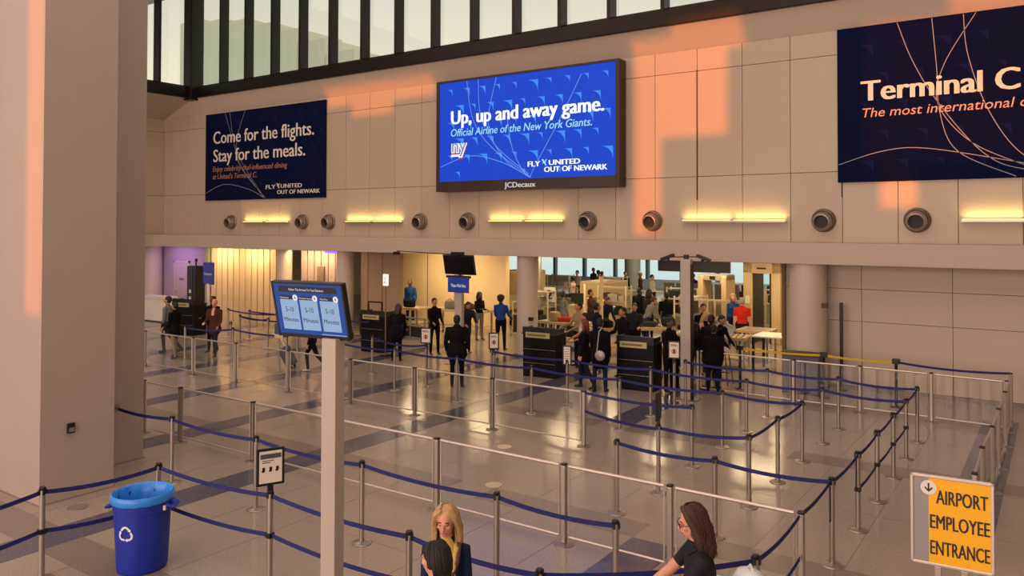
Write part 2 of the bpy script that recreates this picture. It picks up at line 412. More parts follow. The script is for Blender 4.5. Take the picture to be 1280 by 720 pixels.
# interior of the checkpoint
wi = struct(B(-22.6, -16.95, 24.0, 24.25, 0, 2.95), 'wall_checkpoint', M_cream)
for x in (-20.75, -19.0): B(x-.012, x+.012, 23.985, 24.0, 0, 2.95).build('joint', M_joint, wi)
B(-19.35, -18.95, 23.94, 24.0, .9, 2.9).build('service_panel', mat('grey_service_panel', '#8c8379', .5), wi)
struct(B(-18.9, -18.66, 20.3, 24.0, 0, 2.95), 'wall_return', M_tan) if False else None
struct(B(-5.6, -5.35, 20.4, 46, 0, 2.95), 'wall_checkpoint_right', M_cream)
struct(B(-33, -32.8, 20.3, 46, 0, 2.95), 'wall_checkpoint_left', M_cream)
struct(B(-33.6, -5.3, 20.1, 46, 2.97, 3.2), 'ceiling_checkpoint', M_white)
w3 = struct(B(-33, -5.35, 45.9, 46.1, 0, .55), 'window_3', M_white)
B(-33, -5.35, 45.9, 46.1, 2.8, 2.97).build('header', M_white, w3)
for i in range(13):
    x = -32.9+i*2.28
    B(x-.09, x+.09, 45.85, 46.15, .55, 2.8).build('mullion', mat('grey_mullion', '#79848a', .5), w3)
    B(x+.09, x+2.19, 45.98, 46.02, .55, 2.8).build('window_pane', M_glass, w3)
for x, y in ((-21.4, 32.5), (-17.9, 36.5)):
    struct(MB().lathe((x, y, 0), [(.4, 0), (.4, 2.97)], 28), 'round_column', mat('far_column', '#8a9399', .5), smooth=True)

# slatted partitions under warm lights
M_slat = mat('honey_slat', '#dcc19a', .5, var=.06, scale=3)
M_slatd = mat('slat_gap_brown', '#4a2f1c', .8)
def slats(x0, x1, name, label, m):
    t = thing(name, label, 'partition', (x0, 20.12, 0), group=None)
    B(0, x1-x0, .06, .12, .02, 2.97).build('backing', M_slatd, t)
    n = round((x1-x0)/.385); wv = (x1-x0)/n; pr = None
    for i in range(n):
        if pr is None:
            mb = MB().prism([(.03, 0), (wv-.03, 0), (wv-.03, 2.92), (.03, 2.92)], -.02, .05)
            for k in range(36): mb.box(.032, wv-.032, -.026, -.02, .04+k*.08, .095+k*.08)
            pr = mb.build('slat', m, t); o = pr
        else:
            o = pr.copy(); C.objects.link(o); o.parent = t
        o.location.x = i*wv
    B(0, x1-x0, -.03, .06, 2.92, 2.97).build('head_track', M_blackm, t)
    return t
slats(-29.33, -24.35, 'slatted_partition', 'wide honey coloured slatted partition left of the flight of belts, under warm light', M_slat)
p2 = slats(-23.7, -21.05, 'slatted_partition', 'narrower slatted partition directly above the queue time screen, with violet light along its top', mat('mauve_slat', '#a58f8a', .5, var=.06, scale=3))
B(1.0, 1.35, -.1, -.03, 1.75, 2.35).build('control_box', mat('grey_control_box', '#6d5a50', .6), p2)
B(1.4, 2.4, -.1, -.03, 2.86, 2.92).build('light_strip', mat('violet_led', '#7a3cff', .5, emit=2.5), p2)

# exterior seen through the clerestory
ex = thing('terminal_canopy', 'pale building with a descending roof line outside the clerestory windows', 'building', (-66, 52, 0))
M_ext = mat('pale_cladding', '#f5edd2', .7, var=.02, scale=.2)
tops = [26.8, 26.3, 25.7, 24.7, 23.5, 22.0, 20.4, 18.6, 16.8]
for i, tp in enumerate(tops):
    B(-16+i*4, -16+i*4+3.9, 0, 6, 0, tp).build('facade_bay', M_ext, ex)
ex2 = thing('rooftop_plant', 'dark grey rooftop unit outside the left corner window', 'roof unit', (-66, 26, 0))
B(-4, 4, -2, 4, 0, 17.2).build('casing', mat('dark_cladding', '#4a4844', .7), ex2); B(-4.2, 4.2, -2.2, 4.2, 17.2, 17.5).build('coping', M_bronze, ex2)

# ================================================================== WALL FITTINGS
vx = (-27.78, -23.45, -22.01, -17.59, -15.59, -11.21, -9.19, -4.72, -2.69, 1.7)
vlab = ['round steel air nozzle left of the first lit wall lamp, under the left navy banner', 'round steel air nozzle just right of the first lit wall lamp',
        'round steel air nozzle just left of the second wall lamp', 'round steel air nozzle just right of the second wall lamp', 'round steel air nozzle left of the lamp that is under the blue display',
        'round steel air nozzle right of the lamp that is under the blue display', 'round steel air nozzle between the blue display and the fourth wall lamp', 'round steel air nozzle right of the fourth wall lamp, left of the right hand banner',
        'round steel air nozzle under the right hand banner, left of the edge lamp', 'round steel air nozzle beyond the right edge lamp']
n0 = None
M_noz = mat('brushed_nozzle', '#83776c', .35, .7, var=.1, scale=6)
for x, lb in zip(vx, vlab):
    if n0 is None:
        n0 = thing('air_nozzle', lb, 'air vent', (x, 20.0, 4.0), group='air nozzles along the upper wall')
        mb = MB(); mb.M = Matrix.Rotation(R(90), 4, 'X')
        mb.lathe((0, 0, 0), [(.285, 0), (.285, .03), (.26, .05), (.255, .14), (.24, .15)], 32, caps=False); mb.build('flange', M_noz, n0, smooth=True)
        mb = MB(); mb.M = Matrix.Rotation(R(8), 4, 'X') @ Matrix.Rotation(R(90), 4, 'X')
        mb.loft([[(a*math.cos(2*math.pi*j/28), a*math.sin(2*math.pi*j/28), z) for j in range(28)] for a, z in ((.235, .1), (.225, .2), (.19, .27), (.165, .28), (.155, .22), (.15, .1))], caps=False)
        mb.build('ball', mat('nozzle_ball', '#a3958a', .35, .7), n0, smooth=True)
        mb = MB(); mb.M = Matrix.Rotation(R(8), 4, 'X') @ Matrix.Rotation(R(90), 4, 'X'); mb.lathe((0, 0, 0), [(.16, .13), (.16, .14)], 28); mb.build('throat_shade', M_black, n0)  # black disc stands in for the shade deep inside the nozzle
    else: dup(n0, (x, 20.0, 4.0), lb)
M_tube = mat('lamp_tube', '#ffcf70', .5, emit=2.6)
llab = ['double tube wall lamp under the left navy banner, the leftmost lit lamp', 'double tube wall lamp between the left banner and the blue display',
        'double tube wall lamp directly under the blue display', 'double tube wall lamp between the blue display and the right banner', 'double tube wall lamp under the right banner, at the right frame edge']
l0 = None
for x, lb in zip((-25.6, -19.76, -13.38, -6.95, -.45), llab):
    if l0 is None:
        l0 = thing('wall_lamp', lb, 'lamp', (x, 20.0, 4.0), group='double tube lamps along the upper wall')
        for s_ in (-1, 1):
            mb = MB().box(min(s_*.03, s_*1.36), max(s_*.03, s_*1.36), -.16, -.02, -.045, -.02); mb.box(min(s_*.03, s_*1.36), max(s_*.03, s_*1.36), -.17, -.155, -.045, .0)
            h_ = mb.build('tray', M_steel, l0)
            MB().cyl((s_*.05, -.09, .005), (s_*1.34, -.09, .005), .02, n=10).build('tube', M_tube, h_)
        B(-.03, .03, -.17, 0, -.05, .02).build('bracket', M_steel, l0)
    else: dup(l0, (x, 20.0, 4.0), lb)
    for s_ in (-1, 1): area('wall_lamp_light', (x+s_*.69, 19.9, 4.06), (1.25, .05), 5.5, (1, .66, .22), (0, .55, 1), 150)

# ------------------------------------------------------------------ banners and the display
M_ban = mat('navy_banner', '#0b1335', .8, var=.08, scale=.6, spec=.05)
M_banp = mat('navy_banner_pattern', '#131c46', .8, spec=.05)
M_line = mat('banner_line', '#8d8f9c', .5)
M_wt = mat('white_print', '#dcd6cc', .5); M_or = mat('peach_print', '#d9a184', .5); M_orl = mat('peach_white_print', '#e8dacb', .5); M_orange2 = mat('amber_print', '#b07a5c', .5)
def pattern(x0, x1, z0, z1, st, y, m, parent, seed=1, size=.5):
    rnd = random.Random(seed); mb = MB(); z = z1-st*.35; row = 0
    while z > z0+st*.3:
        x = x0+st*(.4+.5*(row % 2))
        while x+st*size < x1:
            s_ = st*size*rnd.choice((.6, .8, 1))
            pts = [(x, z), (x+s_, z), (x+s_, z-s_)]+[(x+s_-s_*(1-math.cos(a))*1.0 if False else x+s_*math.sin(a), z-s_*(1-math.cos(a))) for a in (1.2, .9, .6, .3)]
            if z-s_ > z0: mb.add([(px, y, pz) for px, pz in pts], [tuple(range(len(pts)))])
            x += st
        z -= st*.85; row += 1
    return mb.build('corner_motif_pattern', m, parent, kind='stuff')
def plane_glyph(x, z, s_, y, m, parent):
    mb = MB(); mb.add([(x+a*s_, y, z+b*s_) for a, b in ((0, 1), (.35, 1), (.55, .62), (.8, .95), (1, 1), (.72, .5), (.95, 0), (.7, 0), (.45, .38), (.15, .3), (.28, .55))], [tuple(range(11))]); mb.build('aeroplane_mark', m, parent)
# left banner
lb_ = thing('wall_banner', 'navy banner reading Come for the flights, Stay for the meals, left of the lit display', 'banner', (0, 19.93, 0))
B(-29.52, -22.2, 0, .06, 4.9, 8.5).build('banner_sheet', M_ban, lb_)
pattern(-29.4, -22.3, 5.0, 8.4, .75, -.003, M_banp, lb_, 3)
mb = MB()
for pth in ([(-28.2, 8.48), (-27.6, 7.2), (-26.9, 6.2), (-25.7, 5.0)], [(-26.9, 8.48), (-27.4, 7.4), (-27.3, 6.4), (-26.3, 5.5), (-25.7, 4.95)], [(-27.9, 8.48), (-27.5, 6.9), (-26.8, 5.9), (-25.6, 4.95)], [(-29.5, 5.2), (-28.2, 5.55), (-26.6, 5.3), (-25.7, 4.95)]): strip(smoothpath(pth), .018, -.004, mb)
mb.build('route_lines', M_line, lb_)
text('Come for the flights.', -28.98, -22.8, 7.25, .5, -.01, M_wt, lb_, bold=.02); text('Stay for the meals.', -28.97, -23.28, 6.5, .5, -.01, M_wt, lb_, bold=.02)
text('Enjoy celebrity chef-influenced dining', -29.0, -24.3, 6.09, .21, -.01, M_orange2, lb_, shear=.2); text("at United's Terminal C.", -29.0, -26.13, 5.78, .21, -.01, M_orange2, lb_, shear=.2)
text('FLY', -25.57, -24.97, 5.29, .155, -.01, M_wt, lb_, bold=.03); plane_glyph(-24.93, 5.3, .2, -.01, M_wt, lb_); text('UNITED', -24.68, -23.45, 5.31, .15, -.01, M_wt, lb_, bold=.03); text('OUT OF NEWARK', -24.89, -22.46, 5.08, .15, -.01, M_wt, lb_, bold=.03)
# right banner
rb_ = thing('wall_banner', 'very large navy banner reading Terminal C at the upper right', 'banner', (0, 19.93, 0))
B(-4.38, 3.2, 0, .06, 4.9, 8.56).build('banner_sheet', M_ban, rb_)
pattern(-4.3, 3.1, 5.0, 8.4, .8, -.003, M_banp, rb_, 5)
mb = MB()
for pth in ([(-3.07, 8.54), (-2.75, 7.61), (-2.24, 6.62), (-1.41, 5.49), (-.65, 5.08), (.8, 4.95)], [(-2.36, 8.54), (-2.27, 7.4), (-2.21, 6.38), (-1.87, 5.52), (-.79, 4.93)], [(-1.5, 8.54), (-2.13, 7.46), (-2.25, 6.6), (-1.6, 5.7), (-.5, 5.1)], [(-4.36, 5.32), (-3.4, 5.6), (-2.49, 5.62), (-.78, 5.24), (.4, 4.95)], [(-1.74, 8.54), (-1.66, 7.63), (-1.28, 6.38), (-.65, 5.38), (.3, 4.95)]): strip(smoothpath(pth), .016, -.004, mb)
mb.build('route_lines', M_line, rb_)
text('Terminal C', -3.86, -.69, 6.8, .46, -.01, M_orl, rb_, bold=.035); text('The most international de', -3.82, -.40, 6.41, .21, -.01, M_or, rb_, shear=.2)
# lit display
ds = thing('led_display', 'large lit blue wall display reading Up, up and away game.', 'screen', (0, 19.6, 0))
mb = MB().box(-16.58, -10.0, .02, .4, 4.95, 8.5); mb.build('casing', mat('display_casing', '#2a1b14', .4), ds, bevel=.02)
mb = MB().box(-16.58, -16.46, -.03, .02, 4.95, 8.5).box(-10.12, -10.0, -.03, .02, 4.95, 8.5).box(-16.46, -10.12, -.03, .02, 8.43, 8.5).box(-16.46, -10.12, -.03, .02, 4.95, 5.27)
mb.build('bezel', mat('display_bezel', '#33201a', .4), ds, bevel=.008)
M_dblue = mat('display_blue_light', '#0d3fc0', .5, emit=1.2); M_dblue2 = mat('display_pattern_light', '#3f8cf0', .5, emit=1.1)
M_dw = mat('display_white_light', '#f4f8ff', .5, emit=1.35); M_dc = mat('display_pale_light', '#9fdcff', .5, emit=1.1); M_dl = mat('display_line_light', '#6b9cf5', .5, emit=1.0)
B(-16.46, -10.12, -.005, .02, 5.27, 8.43).build('panel', M_dblue, ds)
pattern(-16.4, -10.15, 5.3, 8.42, .62, -.008, M_dblue2, ds, 8, .6)
mb = MB()
for pth in ([(-15.35, 8.42), (-15.1, 7.2), (-14.4, 6.3), (-12.95, 5.32)], [(-14.9, 8.42), (-14.8, 7.3), (-14.2, 6.3), (-13.0, 5.4)], [(-14.2, 8.42), (-14.5, 7.0), (-13.9, 5.9), (-12.95, 5.3)], [(-11.2, 8.2), (-11.9, 7.0), (-12.8, 5.6), (-12.95, 5.3)], [(-16.4, 5.75), (-15.2, 6.05), (-14, 5.8), (-12.95, 5.3)], [(-13.8, 7.2), (-13.6, 6.2), (-13.2, 5.5), (-12.95, 5.3)]): strip(smoothpath(pth), .022, -.01, mb)
mb.build('route_lines', M_dl, ds)
text('Up, up and away game.', -15.98, -10.47, 7.09, .42, -.015, M_dw, ds, bold=.04); text('Official Airline of the New York Giants.', -15.98, -10.86, 6.70, .23, -.015, M_dc, ds, bold=.015, shear=.2)
text('FLY', -13.04, -12.59, 5.62, .15, -.015, M_dw, ds, bold=.04); plane_glyph(-12.55, 5.63, .19, -.015, M_dc, ds); text('UNITED', -12.30, -11.24, 5.64, .145, -.015, M_dw, ds, bold=.04); text('OUT OF NEWARK', -12.46, -10.37, 5.44, .15, -.015, M_dw, ds, bold=.04)
# the ny emblem: white outlined letters with red and blue shades
for dx, dz, mm, yy, bo in ((.0, -.05, mat('display_red_light', '#d04a6a', .5, emit=.9), -.012, .075), (0, 0, M_dw, -.016, .07), (0, 0, mat('display_indigo_light', '#8d9de8', .5, emit=.9), -.02, .012)):
    text('ny', -15.96+dx+(.03 if bo < .05 else 0), -15.32-(.03 if bo < .05 else 0), 6.17+dz+(.02 if bo < .05 else 0), .46-(.03 if bo < .05 else 0), yy, mm, ds, bold=bo, name='emblem')
B(-15.97, -15.5, -.014, -.012, 6.05, 6.12).build('emblem', M_dw, ds)
text('JCDecaux', -13.87, -12.74, 5.02, .155, -.04, mat('frame_lettering', '#f2e6e6', .5, emit=.8), ds, bold=.03)
MB().lathe((-12.95, 0, 5.31), [(.001, 0)], 6) if False else None

# ================================================================== QUEUE FURNITURE
# belt post prototype at the origin
def belt_mesh(dx, dy, z0, z1, sag, m, name, parent, hgt=.048):
    mb = MB(); n = 12; L = math.hypot(dx, dy); ox, oy = (-dy/L*.0015, dx/L*.0015)
    top = []; 
    vs = []; fs = []
    for i in range(n+1):
        t = i/n; z = z0+(z1-z0)*t-sag*4*t*(1-t); x, y = dx*t, dy*t
        vs += [(x+ox, y+oy, z-hgt/2), (x+ox, y+oy, z+hgt/2), (x-ox, y-oy, z+hgt/2), (x-ox, y-oy, z-hgt/2)]
    for i in range(n):
        for j in range(4):
            k = (j+1) % 4; fs.append((i*4+j, i*4+k, i*4+4+k, i*4+4+j))
    fs += [(0, 1, 2, 3), (n*4+3, n*4+2, n*4+1, n*4)]
    mb.add(vs, fs); return mb.build(name, m, parent)
bp_mesh = {}
def belt_post(x, y, label, belts=(), steel=True, group='belt posts of the queue', low_clip=False):
    t = thing('belt_post', label, 'belt post', (x, y, 0), group=group)
    key = 's' if steel else 'b'
    if key not in bp_mesh:
        m1 = M_steel if steel else M_blackm
        a = MB().lathe((0, 0, 0), [(.118, 0), (.122, .006), (.115, .014), (.05, .022), (.034, .03)], 28).build('base', m1, t, smooth=True)
        b = MB().lathe((0, 0, 0), [(.031, .02), (.031, .965)], 20).build('post', m1, t, smooth=True)
        c = MB().lathe((0, 0, 0), [(.032, .962), (.034, .965), (.034, .99), (.028, .997), (.0, .998)], 20, False)
        c.box(-.042, .042, -.012, .012, .915, .97).box(-.012, .012, -.042, .042, .915, .97); c = c.build('belt_head', M_black, t, smooth=True)
        bp_mesh[key] = (a, b, c)
    else:
        for q in bp_mesh[key]:
            o = q.copy(); C.objects.link(o); o.parent = t
    if low_clip: B(-.036, .036, -.036, .036, .49, .545).build('lower_belt_clip', M_black, t, bevel=.004)
    for b_ in belts:
        (x1, y1), za, zb = b_[0], b_[1], b_[2]; m = b_[3] if len(b_) > 3 else M_navy; sag = b_[4] if len(b_) > 4 else .045
        belt_mesh(x1-x, y1-y, za, zb, sag, m, 'belt', t)
    return t
def hang(t, dx, dy, z0=.93, z1=.5):
    B(dx-.004, dx+.004, dy-.02, dy+.02, z1, z0).build('loose_belt_end', M_black, t)
U, Lw = .94, .52
A = [(-9.0, 2.85), (-9.12, 4.2), (-8.91, 5.42), (-7.01, 5.55), (-5.02, 5.56), (-3.58, 5.57), (-2.2, 6.88)]
la = ['steel belt post outside the left frame edge', 'steel belt post left of the blue recycling bin, nearest the left frame edge', 'steel belt post standing right behind the blue recycling bin', 'steel belt post that carries the black framed notice, left of the tall white screen pole',
      'steel belt post just left of the dark haired person at the bottom edge', 'belt post cut by the bottom edge, between the blonde woman and long haired man', 'low steel belt post just right of the long haired man, at the bottom edge']
for i, (p, lb) in enumerate(zip(A, la)):
    bl = []
    if i < 5: bl = [(A[i+1], U, U), (A[i+1], Lw, Lw)]
    elif i == 5: bl = [(A[6], U, U)]
    else: bl = [((-2.18, 8.2), U, U), ((-2.18, 8.2), Lw, Lw)]
    belt_post(*p, lb, bl, low_clip=i < 6)
Bp = [(-10.95, 6.87), (-8.99, 6.88), (-6.99, 6.89), (-4.99, 6.91), (-3.57, 6.91)]
lbn = ['steel belt post first to the right of the wall mounted belt clip on the pillar', 'steel belt post directly behind the black framed notice', 'steel belt post just right of the tall white screen pole, whole base visible',
       'steel belt post just right of and behind the blonde woman', 'short looking steel belt post at the right end of the second belt row']
for i, (p, lb) in enumerate(zip(Bp, lbn)):
    belt_post(*p, lb, [(Bp[i+1], U, U)] if i < 4 else [])
wm = thing('wall_belt_reel', 'small steel belt reel fixed to the second pillar, navy belt pulled out', 'belt reel', (-12.5, 6.80, .94))
B(-.005, .07, -.06, .06, -.07, .07).build('housing', M_steel, wm, bevel=.01); B(.07, .09, -.03, .03, -.04, .04).build('belt_slot', M_black, wm)
belt_mesh(-10.95+12.41, .07, 0, 0, .04, M_navy, 'belt', wm); wm.children[-1].location = (.09, 0, 0)
# right hand column along x = -2.16 and its rows
Dc = [(-2.17, 9.5), (-2.15, 10.79), (-2.15, 12.07), (-2.15, 13.36), (-2.15, 14.57), (-2.15, 15.8)]
ld = ['belt post at the corner nearest the employee sign, a loose black end hanging', 'belt post second from the front in the receding row, with a hanging end', 'steel belt post, third from the front in the receding row left of the employee sign',
      'steel belt post, fourth from the front in the receding row left of the employee sign', 'steel belt post, fifth from the front in the receding row left of the employee sign', 'farthest steel belt post of the receding row left of the employee sign']
for i, (p, lb) in enumerate(zip(Dc, ld)):
    bl = [(Dc[i+1], U, U, M_navy, .03)] if i < 5 else []
    if i in (1, 2, 3): bl.append((Dc[i+1], Lw, Lw, M_navy, .03))
    t = belt_post(*p, lb, bl, low_clip=i in (1, 2, 3, 4))
    if i in (0, 1, 5): hang(t, -.01, -.045)
belt_post(-4.92, 9.56, 'belt post at the left end of the row behind the long haired man', [((-3.55, 9.52), U, U)])
belt_post(-3.55, 9.52, 'steel belt post directly behind the long haired man', [((-2.17, 9.5), U, U)])
belt_post(-3.55, 10.82, 'belt post at the near corner of the small bay in mid queue', [((-3.54, 12.1), U, U, M_navy, .03)])
belt_post(-3.54, 12.12, 'belt post between the two right corners of the small bay in mid queue', [((-3.52, 13.41), U, U, M_navy, .03)])
belt_post(-4.8, 10.62, 'steel belt post that carries the dark notice seen edge on', [((-3.55, 10.82), U, U)])
belt_post(-4.89, 12.1, 'steel belt post right of the dark notice seen edge on', [])
rowE = [(-3.52, 13.41), (-4.89, 13.47), (-6.9, 13.52), (-8.95, 13.60), (-10.92, 13.62), (-12.85, 13.7), (-14.85, 13.75), (-16.8, 13.8), (-19.1, 13.8)]
le = ['belt post at the far corner of the small bay in mid queue', 'steel belt post in front of the white camera pole, third belt row from the counters', 'steel belt post in front of the middle black podium, third belt row from the counters', 'steel belt post in front of the left big podium, at the clear barrier',
      'steel belt post in front of the man standing with his back turned', 'steel belt post left of the man standing with his back turned, near the clear barrier', 'steel belt post in front of the small left podium, near the clear barrier', 'steel belt post in front of the walking passenger with the suitcase', 'steel belt post near the man in the brown jacket, by the clear barrier']
for i, (p, lb) in enumerate(zip(rowE, le)): belt_post(*p, lb, [(rowE[i+1], U, U)] if i < 6 or i == 7 else [])
rowF = [(-2.15, 14.57), (-3.52, 14.75), (-4.88, 14.74), (-6.88, 14.85), (-8.85, 14.87), (-10.9, 14.87), (-12.75, 14.72), (-14.8, 14.93), (-16.7, 15.0), (-20.3, 14.6)]
lf = [None, 'belt post second from the right in the second row before the white wall', 'steel belt post, third from the right in the second belt row from the counters', 'steel belt post in front of the right black podium, second belt row', 'steel belt post in front of the passengers between the two big podiums', 'steel belt post right of the man with his back turned, under a notice frame',
      'steel belt post left of the man with his back turned, under a notice frame', 'steel belt post in front of the small left podium, behind the clear barrier', 'steel belt post behind the queue time screen', 'steel belt post by the slatted partition, right of the man in the brown jacket']
for i, (p, lb) in enumerate(zip(rowF, lf)):
    if i == 0: continue
    bl = [(rowF[0], U, U)] if i == 1 else ([(rowF[i-1], U, U)] if i in (2, 3, 4, 5) else [])
    if i == 7: bl = [(rowF[6], U, U, M_navy, .1)]
    belt_post(*p, lb, bl)
rowG = [(-2.15, 15.8), (-3.52, 15.97), (-4.9, 16.08), (-6.65, 16.1)]
lg = [None, 'steel belt post in front of the tall black pole at the white wall', 'steel belt post left of the tall black pole, in the farthest navy belt row', 'steel belt post at the foot of the white camera pole']
for i in (1, 2, 3): belt_post(*rowG[i], lg[i], [(rowG[i-1], U, U)])
# left far queue before the partition
FL = [(-23.7, 16.94), (-22.7, 17.05), (-21.7, 15.95), (-20.25, 15.9), (-21.1, 17.0), (-20.6, 13.3), (-19.0, 16.0), (-19.2, 17.6)]
lfl = ['steel belt post nearest the slatted partition, right of the blue hanging sign', 'steel belt post before the slatted partition, second from the blue hanging sign', 'steel belt post before the middle of the slatted partition, where two belts cross', 'steel belt post before the right part of the wide partition',
       'steel belt post close to the right end of the wide partition', 'steel belt post beside the man in the brown jacket', 'steel belt post just left of the queue time screen', 'steel belt post left of the round column behind the queue time screen']
tgt = [((-21.1, 17.0),), ((-19.2, 17.6),), ((-19.0, 16.0),), ((-21.7, 15.95),), ((-19.2, 17.6),), ((-19.1, 13.8),), ((-17.4, 16.3),), ((-17.3, 17.3),)]
for p, lb, tg in zip(FL, lfl, tgt): belt_post(*p, lb, [(q, U, U, M_navy, .06) for q in tg])
# black posts with yellow tape
K = [(-6.3, 18.57), (-4.41, 18.62), (-2.93, 18.6)]
lk = ['black belt post with yellow tape beside the tray table', 'black belt post with yellow tape in front of the round column', 'black belt post where yellow tape meets navy belt, before the white wall']
for i, (p, lb) in enumerate(zip(K, lk)):
    t = belt_post(*p, lb, [(K[i+1], .96, .96, M_yellowbelt, .03)] if i < 2 else [((-.86, 18.45), .96, .96, M_navy, .05)], steel=False, group='black belt posts with yellow tape')
    B(-.075, .075, -.05, .05, .92, 1.03).build('tape_cassette', M_black, t, bevel=.01)
tp = thing('black_pole', 'tall black pole standing close to the white wall at the right', 'pole', (-4.28, 19.76, 0)); B(-.035, .035, -.035, .035, .02, 2.06).build('shaft', M_blackm, tp, bevel=.005); MB().lathe((0, 0, 0), [(.15, 0), (.15, .02)], 20).build('base', M_blackm, tp)
belt_mesh(1.9, -1.45, .62, .60, .05, M_navy, 'belt', thing('spare_belt', 'navy belt hanging low between the clear barrier end and the notice post', 'belt', (-6.88, 12.1, 0))) if False else None

# clear barriers
def bar_post(x, y, label, ax='x'):
    t = thing('barrier_post', label, 'barrier post', (x, y, 0), group='posts of the clear panel barriers')
    if 'm' not in bar_post.__dict__:
        a = MB().box(-.032, .032, -.032, .032, .02, .95).build('post', M_steel, t, bevel=.012)
        b = MB().lathe((0, 0, 0), [(.12, 0), (.12, .008), (.05, .02)], 24).build('base', M_steel, t, smooth=True)
        c = MB().box(-.034, .034, -.034, .034, .95, .975).build('cap', M_black, t, bevel=.008); bar_post.m = (a, b, c)
    else:
        for q in bar_post.m:
            o = q.copy(); C.objects.link(o); o.parent = t
    return t
def bar_panel(p, q, label, ztop=.945, double=True):
    x0, y0 = p; x1, y1 = q; L = math.hypot(x1-x0, y1-y0); t = thing('clear_barrier', label, 'barrier', (x0, y0, 0), math.atan2(y1-y0, x1-x0), group='clear panels with metal rails')
    g = .07
    MB().cyl((g, 0, ztop), (L-g, 0, ztop), .018, n=10).build('top_rail', M_alu, t, smooth=True)
    MB().cyl((g, 0, .10), (L-g, 0, .10), .014, n=10).build('bottom_rail', M_alu, t, smooth=True)
    for s_ in (g, L-g): MB().cyl((s_, 0, .09), (s_, 0, ztop), .011, n=8).build('side_rail', M_alu, t, smooth=True)
    B(g, L-g, -.003, .003, .11, ztop-.01).build('clear_pane', M_acr, t)
    return t
F1 = [(-20.6, 12.12), (-18.4, 12.12), (-16.66, 12.13), (-14.71, 12.13), (-12.67, 12.13), (-10.83, 12.14), (-8.88, 12.14), (-6.88, 12.12)]
n1 = ['by the edge of the second pillar', 'in front of the two walking men at the left', 'in front of the slatted partition', 'just left of the white screen pole', 'just right of the white screen pole', 'left of the man with his back turned', 'right of the man with his back turned', 'at the right end, before the passengers by the podiums']
for i, p in enumerate(F1):
    bar_post(*p, 'post of the farther clear barrier, '+n1[i])
    if i: bar_panel(F1[i-1], p, 'farther long clear barrier, pane ending '+n1[i])
t = bar_post.m
F2 = [(-14.03, 8.23), (-12.88, 8.24), (-10.87, 8.25), (-8.97, 8.27), (-6.98, 8.28), (-4.97, 8.27), (-3.6, 8.27), (-2.18, 8.25)]
n2 = ['hidden end behind the second pillar', 'right beside the second pillar', 'up left of the black framed notice', 'just right of the white screen pole', 'above left of the blonde woman', 'midway between the blonde woman and the long haired man', 'above left of the long haired man', 'at the right corner, right of the long haired man']
for i, p in enumerate(F2):
    bar_post(*p, 'post of the nearer clear barrier, '+n2[i])
    if i: bar_panel(F2[i-1], p, 'nearer long clear barrier, pane ending '+n2[i])
belt_mesh(.0, 1.2, U, U, .03, M_navy, 'belt', [o for o in C.objects if o.name.startswith('barrier_post') and abs(o.location.y-8.25) < .01 and abs(o.location.x+2.18) < .01][0])
e1 = [o for o in C.objects if o.name.startswith('barrier_post') and abs(o.location.y-12.12) < .01 and abs(o.location.x+6.88) < .01][0]
belt_mesh(1.99, -.02, .94, .94, .05, M_navy, 'belt', e1); belt_mesh(2.08, -1.5, .62, .92, .04, M_navy, 'belt', e1)
F3 = [(-7.0, 17.7), (-4.8, 17.6), (-3.46, 17.62), (-2.14, 17.58), (-.87, 17.5)]
n3 = ['in front of the tray table', 'before the grey cabinet by the round column', 'below the black pole at the white wall', 'right of the black belt post', 'at the corner by the right frame edge']
for i, p in enumerate(F3):
    bar_post(*p, 'steel post of the back clear barrier, '+n3[i])
    if i: bar_panel(F3[i-1], p, 'clear barrier before the white wall, pane ending '+n3[i])
F4 = [(-.85, 18.45), (-.84, 16.34), (-.85, 14.75), (-.85, 13.4), (-.88, 12.05), (-.86, 10.72)]
n4 = ['farthest back beside the white wall', 'second from the wall', 'third from the wall', 'fourth from the wall', 'fifth from the wall', 'nearest, just behind the employee sign']
for i, p in enumerate(F4):
    bar_post(*p, 'post of the receding barrier at the right edge, '+n4[i])
    if i: bar_panel(F4[i-1], p, 'receding clear barrier at the right edge, pane ending '+n4[i])

# ================================================================== SIGNS AND SCREENS
# queue time screen on its tall pole
qs = thing('screen_pole', 'tall white square pole carrying the queue time screen', 'sign pole', (-5.37, 4.93, 0), R(3))
B(-.085, .085, -.06, .06, .02, 2.83).build('pole', M_polew, qs, bevel=.006); B(-.25, .25, -.25, .25, 0, .02).build('base_plate', M_steel, qs)
MB().cyl((-.05, .03, 3.05), (-.05, .03, 2.82), .025).box(-.3, .1, .0, .05, 2.98, 3.15).build('mount', M_black, qs)
sc = thing('queue_time_screen', 'blue queue time screen showing three lanes of 5-10 Minutes', 'screen', (-5.575, 4.84, 3.075), R(7.7))
TI = Matrix.Rotation(R(13), 4, 'X')
def tilted(o): o.rotation_euler = (R(13), 0, 0); return o
hw, hh = .412, .262
tilted(B(-hw, hw, 0, .05, -hh, hh).build('casing', M_black, sc, bevel=.008))
fm = MB().box(-hw, hw, -.012, 0, hh-.018, hh).box(-hw, hw, -.012, 0, -hh, -hh+.03).box(-hw, -hw+.018, -.012, 0, -hh, hh).box(hw-.018, hw, -.012, 0, -hh, hh)
tilted(fm.build('bezel', M_black, sc))
M_s1 = mat('screen_blue_light', '#2c55ac', .4, emit=.75); M_s2 = mat('screen_pale_light', '#a9c6ea', .4, emit=.8); M_s3 = mat('screen_dark_light', '#0a1020', .4, emit=.3); M_s4 = mat('screen_white_light', '#eef2fa', .4, emit=1)
M_ink = mat('black_ink', '#0c0f18', .5)
tilted(B(-hw+.018, hw-.018, -.006, 0, -hh+.03, hh-.018).build('panel', M_s1, sc))
